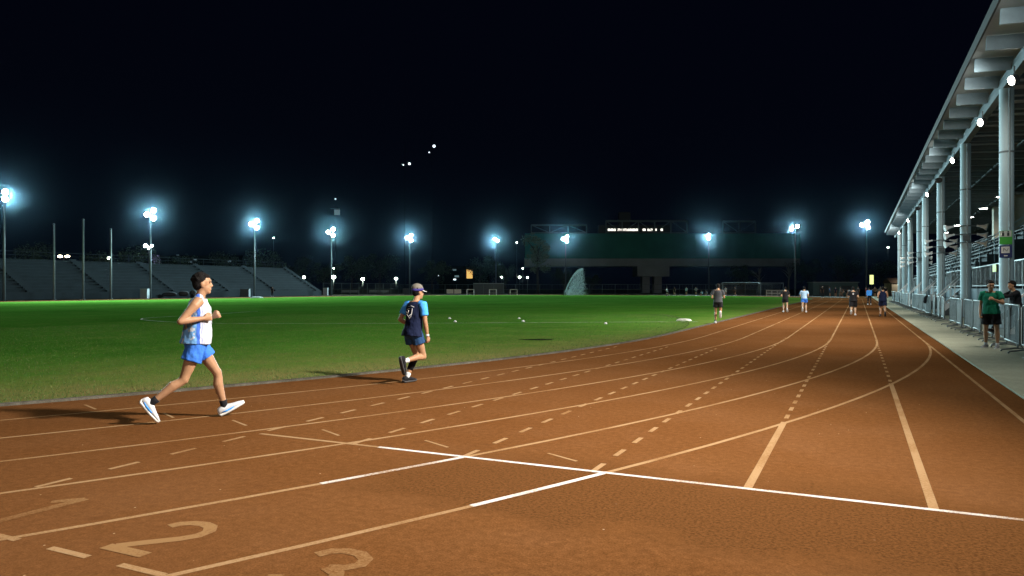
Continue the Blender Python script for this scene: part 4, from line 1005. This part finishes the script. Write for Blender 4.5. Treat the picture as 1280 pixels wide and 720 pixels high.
# shed, kiosk and lit signs at the right end
mat('shed_teal', (.14, .24, .24), .7); mat('roof_brown', (.09, .06, .045), .8); mat('sign_lit_yellow', (.8, .8, .4), .5, emit=(.85, .95, .35), es=1.3, var=.25); mat('wall_warm', (.5, .45, .36), .8)
root = thing('shed', 'low teal shed behind the crowd at the end of the straight', 'shed', at(1041, 152), YAW)
MB().b2((-4.6, -1.3, 0), (4.6, 1.3, 2.6)).build('wall', 'shed_teal', root); MB().b2((-4.8, -1.5, 2.603), (4.8, 1.5, 2.78)).build('roof', 'viaduct_concrete', root)
MB().b2((-3.4, -1.36, .1), (-1.4, -1.303, 2.1)).build('door', 'cabinet_dark', root); MB().b2((1.2, -1.36, .9), (3.6, -1.303, 2.0)).build('window', 'cabinet_dark', root)
root = thing('lit_sign', 'tall glowing yellow sign right of the last floodlight mast', 'sign', at(1089.5, 150), YAW)
MB().b2((-.36, -.08, 2.3), (.36, .08, 4.2)).build('panel', 'sign_lit_yellow', root); MB().b2((-.05, -.05, 0), (.05, .05, 2.297)).build('post', 'housing', root)
root = thing('kiosk', 'small kiosk with pale wall and brown pitched roof beyond the canopy', 'kiosk', at(1122, 150), YAW)
MB().b2((-2., -1.5, 0), (2.2, 1.5, 2.5)).build('wall', 'wall_warm', root)
MB().add([(-2.3, -1.8, 2.503), (2.5, -1.8, 2.503), (2.5, 1.8, 2.503), (-2.3, 1.8, 2.503), (-2.3, 0, 3.6), (2.5, 0, 3.6)], [(0, 1, 5, 4), (2, 3, 4, 5), (0, 4, 3), (1, 2, 5), (0, 3, 2, 1)]).build('roof', 'roof_brown', root)
MB().b2((-.6, -1.54, .05), (.4, -1.503, 2.0)).build('door', 'cabinet_dark', root)
spot('kiosk_lamp', (0, -3, 3.4), (0, -1.5, 1), 260, (1, .9, .7), 150, .5, .2, root)
# far houses with lit windows
mat('tower_dark', (.004, .005, .006), .95, var=.2, vscale=.1, spec=0); mat('window_amber', (.8, .6, .3), .5, emit=(1., .58, .16), es=.9, var=.3); mat('window_cold', (.8, .8, .8), .4, emit=(.8, .92, 1.), es=2.2, var=0); mat('window_dim', (.5, .6, .6), .4, emit=(.5, .75, .85), es=.16, var=.2)
def house(name, label, cat, u, Z, w, H, wins, d=12):
    root = thing(name, label, cat, at(u, Z), YAW); MB().b2((-w / 2, 0, -.1), (w / 2, d, H)).build('wall', 'tower_dark', root)
    MB().b2((-w / 2 - .3, -.3, H + .003), (w / 2 + .3, d + .3, H + .5)).build('roof', 'tower_dark', root)
    for uu, vv, ww, hh, m in wins:
        x = (uu - u) / FPX * Z; z = hgt(vv, Z); MB().b2((x - ww / 2, -.06, z - hh / 2), (x + ww / 2, -.003, z + hh / 2)).build('window', m, root)
def signal_mast(label, u, Z, lamps, H):
    root = thing('signal_mast', label, 'mast', at(u, Z), YAW, 'far slim masts with tiny lamps'); t = MB()
    t.tube([(0, 0, -.1), (0, 0, H)], [.16, .05], 8)
    t.build('pole', 'tower_dark', root)
    for uu, vv, r, m in lamps:
        x = (uu - u) / FPX * Z; z = hgt(vv, Z); MB().bar((0, 0, z - .15), (x, 0, z - .15), .08).build('arm', 'tower_dark', root)
        MB().ell((x, -.1, z + r * .6), (r, r, r)).build('lamp', m, root, True)
signal_mast('far slim mast with two low lamps, left of the higher pair', 506, 285, ((502.5, 205.3, .20, 'window_dim'), (504.2, 206.3, .28, 'window_cold'), (511.8, 205.3, .5, 'window_cold')), 58)
signal_mast('far slim mast with the two highest lamps in the sky', 540, 285, ((536.6, 190.6, .26, 'window_cold'), (542.6, 183.4, .55, 'window_cold')), 64)
signal_mast('far slim mast with a box given a dim glow, above the fourth floodlight mast', 420, 285, ((419.4, 249, .3, 'window_cold'),), 37)
rt = [o for o in bpy.data.objects if o.name.startswith('signal_mast')][-1]
MB().b2((-.4, -1.2, hgt(268.5, 285)), (1.6, -.3, hgt(262, 285))).build('glowing_box', 'window_dim', rt); MB().bar((-2, -.3, hgt(260.5, 285)), (1.5, -.3, hgt(260.5, 285)), .2).build('crossarm', 'truss_steel', rt)  # box is no lamp; a dim glow is put into its material
house('house', 'dark house with one glowing amber window right of the visor runner', 'house', 580, 235, 16, 8, ((587, 342, 1.9, 2.9, 'window_amber'), (568, 337, 1.2, .5, 'window_dim'), (571, 345, 1.4, .6, 'window_dim'), (568.5, 349, .8, .4, 'window_cold'), (548, 344, .3, .3, 'window_cold')))
house('house', 'dark low house with scattered dim windows above the bleachers', 'house', 250, 190, 22, 9.5, ((238, 327, 1., .4, 'window_dim'), (244, 324, .8, .4, 'window_dim'), (287, 326, .9, .6, 'window_dim'), (222, 319, .6, .4, 'window_dim')))

# ---- trees
mat('bark', (.055, .05, .045), .9, var=.3); mat('bark_pale', (.22, .24, .22), .9, var=.3)
for n, c in (('leaf_dark', (.045, .08, .04)), ('leaf_mid', (.08, .125, .055)), ('leaf_pale', (.24, .30, .20)), ('leaf_purple_light', (.30, .20, .42))): mat(n, c, .8, var=.3, vscale=1.)
def tree(label, loc, H, rw, leafs, n=2600, seed=1, trunk='bark', group='trees beyond the field', bare=False, low=.35):
    r5 = random.Random(seed); root = thing('tree', label, 'tree', loc, r5.uniform(0, 6), group)
    t = MB(); t.tube([(0, 0, -.1), (.1, 0, H * .25), (-.05, .1, H * .5), (.1, 0, H * .8)], [.035 * H * .7, .022 * H, .015 * H, .004 * H], 9)
    tips = []
    for i in range(9 if not bare else 16):
        a = r5.uniform(0, 2 * PI); z0 = H * r5.uniform(.28, .65); L = rw * r5.uniform(.5, 1.); q = V((math.cos(a) * L, math.sin(a) * L, z0 + H * r5.uniform(.12, .32)))
        mid = V((q.x * .45, q.y * .45, z0 + (q.z - z0) * .6)); t.tube([(0, 0, z0), mid, q], [.011 * H, .007 * H, .003 * H], 6); tips.append(q)
    t.build('trunk', trunk, root, True)
    if bare: return root
    clumps = [(q, r5.uniform(.25, .5) * rw) for q in tips] + [(V((r5.uniform(-.6, .6) * rw, r5.uniform(-.6, .6) * rw, H * r5.uniform(low, .98))), r5.uniform(.22, .5) * rw) for _ in range(13)]
    c = MB()
    for i in range(n):
        ct, rr = r5.choice(clumps); d = V((r5.gauss(0, 1), r5.gauss(0, 1), r5.gauss(0, .8))); d = d.normalized() * rr * r5.random() ** .4
        p = ct + d; s = r5.uniform(.12, .30) * (H / 10) ** .5
        X = V((r5.gauss(0, 1), r5.gauss(0, 1), r5.gauss(0, 1))).normalized(); Y = X.orthogonal().normalized()
        c.add([p - X * s, p + Y * s * .45, p + X * s, p - Y * s * .45], [(0, 1, 2, 3)], r5.choice((0, 0, 1)))
    c.build('crown', leafs, root)
    return root
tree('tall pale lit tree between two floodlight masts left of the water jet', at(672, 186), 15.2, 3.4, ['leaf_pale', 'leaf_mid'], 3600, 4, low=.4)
tree('tree lit purple behind the bleachers under the court lamps', at(195, 156), 9.0, 2.6, ['leaf_purple_light', 'leaf_dark'], 1500, 8)  # purple light on this crown is put into the leaf colour
tree('bare pale trunk with thin branches behind the goals, left one', at(949, 180), 8.5, 2.0, None, 0, 9, 'bark_pale', bare=True)
tree('bare forked pale trunk right of the football goals', at(986, 176), 9.5, 2.4, None, 0, 10, 'bark_pale', bare=True)
tree('thin bare tree standing above the teal shed', at(1047, 172), 8.5, 2.2, None, 0, 12, 'bark', bare=True)
p1 = tree('dark bushy tree behind the bleachers, one of a dim row', at(30, 140), 9.5, 4.6, ['leaf_dark', 'leaf_mid'], 2200, 21, group='dark trees behind the bleachers')
for u, Z, s in ((110, 150, .9), (160, 160, 1.05), (225, 165, .9), (290, 175, 1.0), (335, 182, 1.1), (372, 185, .95)):
    q = dup(p1, at(u, Z), R_(u * 7)); q.scale = (s, s, s)
p2 = tree('dark bushy tree beyond the far fence, one of a dim row', at(440, 205), 11, 5.2, ['leaf_dark', 'leaf_mid'], 2200, 33, group='dark trees beyond the far fence')
for u, Z, s in ((405, 200, .8), (475, 215, 1.1), (540, 212, .9), (600, 222, 1.05), (632, 216, .85), (705, 220, .7), (740, 210, .5), (930, 205, .75), (1010, 205, .9), (1060, 208, 1.0), (1100, 200, .85)):
    q = dup(p2, at(u, Z), R_(u * 5)); q.scale = (s, s, s)

# ---- sprinkler jet
mat('water_drop', (.80, .93, 1.0), .15, var=0, spec=.6)
nt, bs = nodes(M('water_drop')); bs.inputs['Transmission Weight'].default_value = .0
sp = at(705, 150); ex = V((CA, SA, 0)); ey = V((-SA, CA, 0)); mb = MB(); r6 = random.Random(2)
Hj, Lj = hgt(335, 150), 25 * 150 / FPX
for i in range(21000):
    t = r6.random() ** .8; top = Hj * math.sin(t * PI / 2) ** .85; x = t * Lj * .92 + r6.gauss(0, .05)
    if r6.random() < .36: z = top - abs(r6.gauss(0, .08 + .16 * t)); y = r6.gauss(0, .08 + .2 * t); s = r6.uniform(.010, .026); v = 1.5
    else:
        z = top * (1 - r6.random() * .99); y = r6.gauss(0, .5); s = r6.uniform(.004, .011); v = 6
        x += abs(r6.gauss(0, .55)) * (1 - z / Hj) + abs(r6.gauss(0, .22))
    if z < .03: continue
    p = sp + ex * x + ey * y + V((0, 0, z))
    a = [p + V((r6.gauss(0, s), r6.gauss(0, s), r6.gauss(0, s * v))) for _ in range(4)]
    mb.add(a, [(0, 1, 2), (0, 2, 3), (0, 3, 1), (1, 3, 2)])
tag(mb.build('water_spray', 'water_drop'), 'white arc of sprinkler water falling on the far grass', 'water spray', kind='stuff')
root = thing('sprinkler', 'small sprinkler gun on a stand at the foot of the water arc', 'sprinkler', sp, YAW)
MB().tube([(-.1, 0, 0), (0, 0, .5)], .05, 6).tube([(.25, 0, 0), (0, 0, .5)], .04, 6).tube([(0, .25, 0), (0, 0, .5)], .04, 6).build('stand', 'housing', root); MB().tube([(-.25, 0, .45), (.35, 0, .75)], .06, 8).build('barrel', 'housing', root)

# ================================================================== GLARE VOLUME, SKY, CAMERA
hz = MB(); hz.b2((-260, -45, -1.1), (180, 335, 70))
ho = hz.build('glare_haze', []); ho['kind'] = 'stuff'  # added thin volume standing in for lens glare round the lamps
m = bpy.data.materials.new('glare_volume'); m.use_nodes = True; nt = m.node_tree; nt.nodes.clear()
out = nt.nodes.new('ShaderNodeOutputMaterial'); pv = nt.nodes.new('ShaderNodeVolumePrincipled')
pv.inputs['Color'].default_value = (.42, .74, 1, 1); pv.inputs['Density'].default_value = GLARE; pv.inputs['Anisotropy'].default_value = .993
nt.links.new(pv.outputs[0], out.inputs['Volume']); ho.data.materials.append(m)
ho.display_type = 'WIRE'
if GLARE == 0: bpy.data.objects.remove(ho)

w = bpy.data.worlds.new('World'); scene.world = w; w.use_nodes = True
nt = w.node_tree; bg = nt.nodes['Background']
sk = nt.nodes.new('ShaderNodeTexSky'); sk.sky_type = 'NISHITA'; sk.sun_disc = False; sk.sun_elevation = R_(-4); sk.sun_rotation = R_(120); sk.ozone_density = 3.
mx = nt.nodes.new('ShaderNodeMix'); mx.data_type = 'RGBA'; mx.blend_type = 'MULTIPLY'; mx.inputs[0].default_value = 1; mx.inputs[7].default_value = (.55, .75, 1.45, 1)
ad = nt.nodes.new('ShaderNodeMix'); ad.data_type = 'RGBA'; ad.blend_type = 'ADD'; ad.inputs[0].default_value = 1; ad.inputs[7].default_value = (.030, .050, .160, 1)
nt.links.new(sk.outputs[0], mx.inputs[6]); nt.links.new(mx.outputs[2], ad.inputs[6]); nt.links.new(ad.outputs[2], bg.inputs['Color']); bg.inputs['Strength'].default_value = SKY

cam = bpy.data.cameras.new('camera'); co = bpy.data.objects.new('camera', cam); COL.objects.link(co)
co.location = (0, 0, CAMH); co.rotation_euler = (R_(90), 0, YAW)
cam.sensor_width = 36; cam.lens = FPX / 1280 * 36; cam.clip_end = 2500; cam.clip_start = .05
scene.camera = co
vs_ = scene.view_settings; vs_.view_transform = 'Standard'; vs_.look = 'None'; vs_.exposure = 0; vs_.gamma = 1; vs_.use_curve_mapping = False
scene.render.engine = 'CYCLES'
cy = scene.cycles; cy.use_denoising = True; cy.denoiser = 'OPENIMAGEDENOISE'
cy.max_bounces = 4; cy.diffuse_bounces = 2; cy.glossy_bounces = 2; cy.transmission_bounces = 3; cy.volume_bounces = 0
cy.sample_clamp_indirect = 2; cy.sample_clamp_direct = 0; cy.caustics_reflective = False; cy.caustics_refractive = False; cy.use_light_tree = True
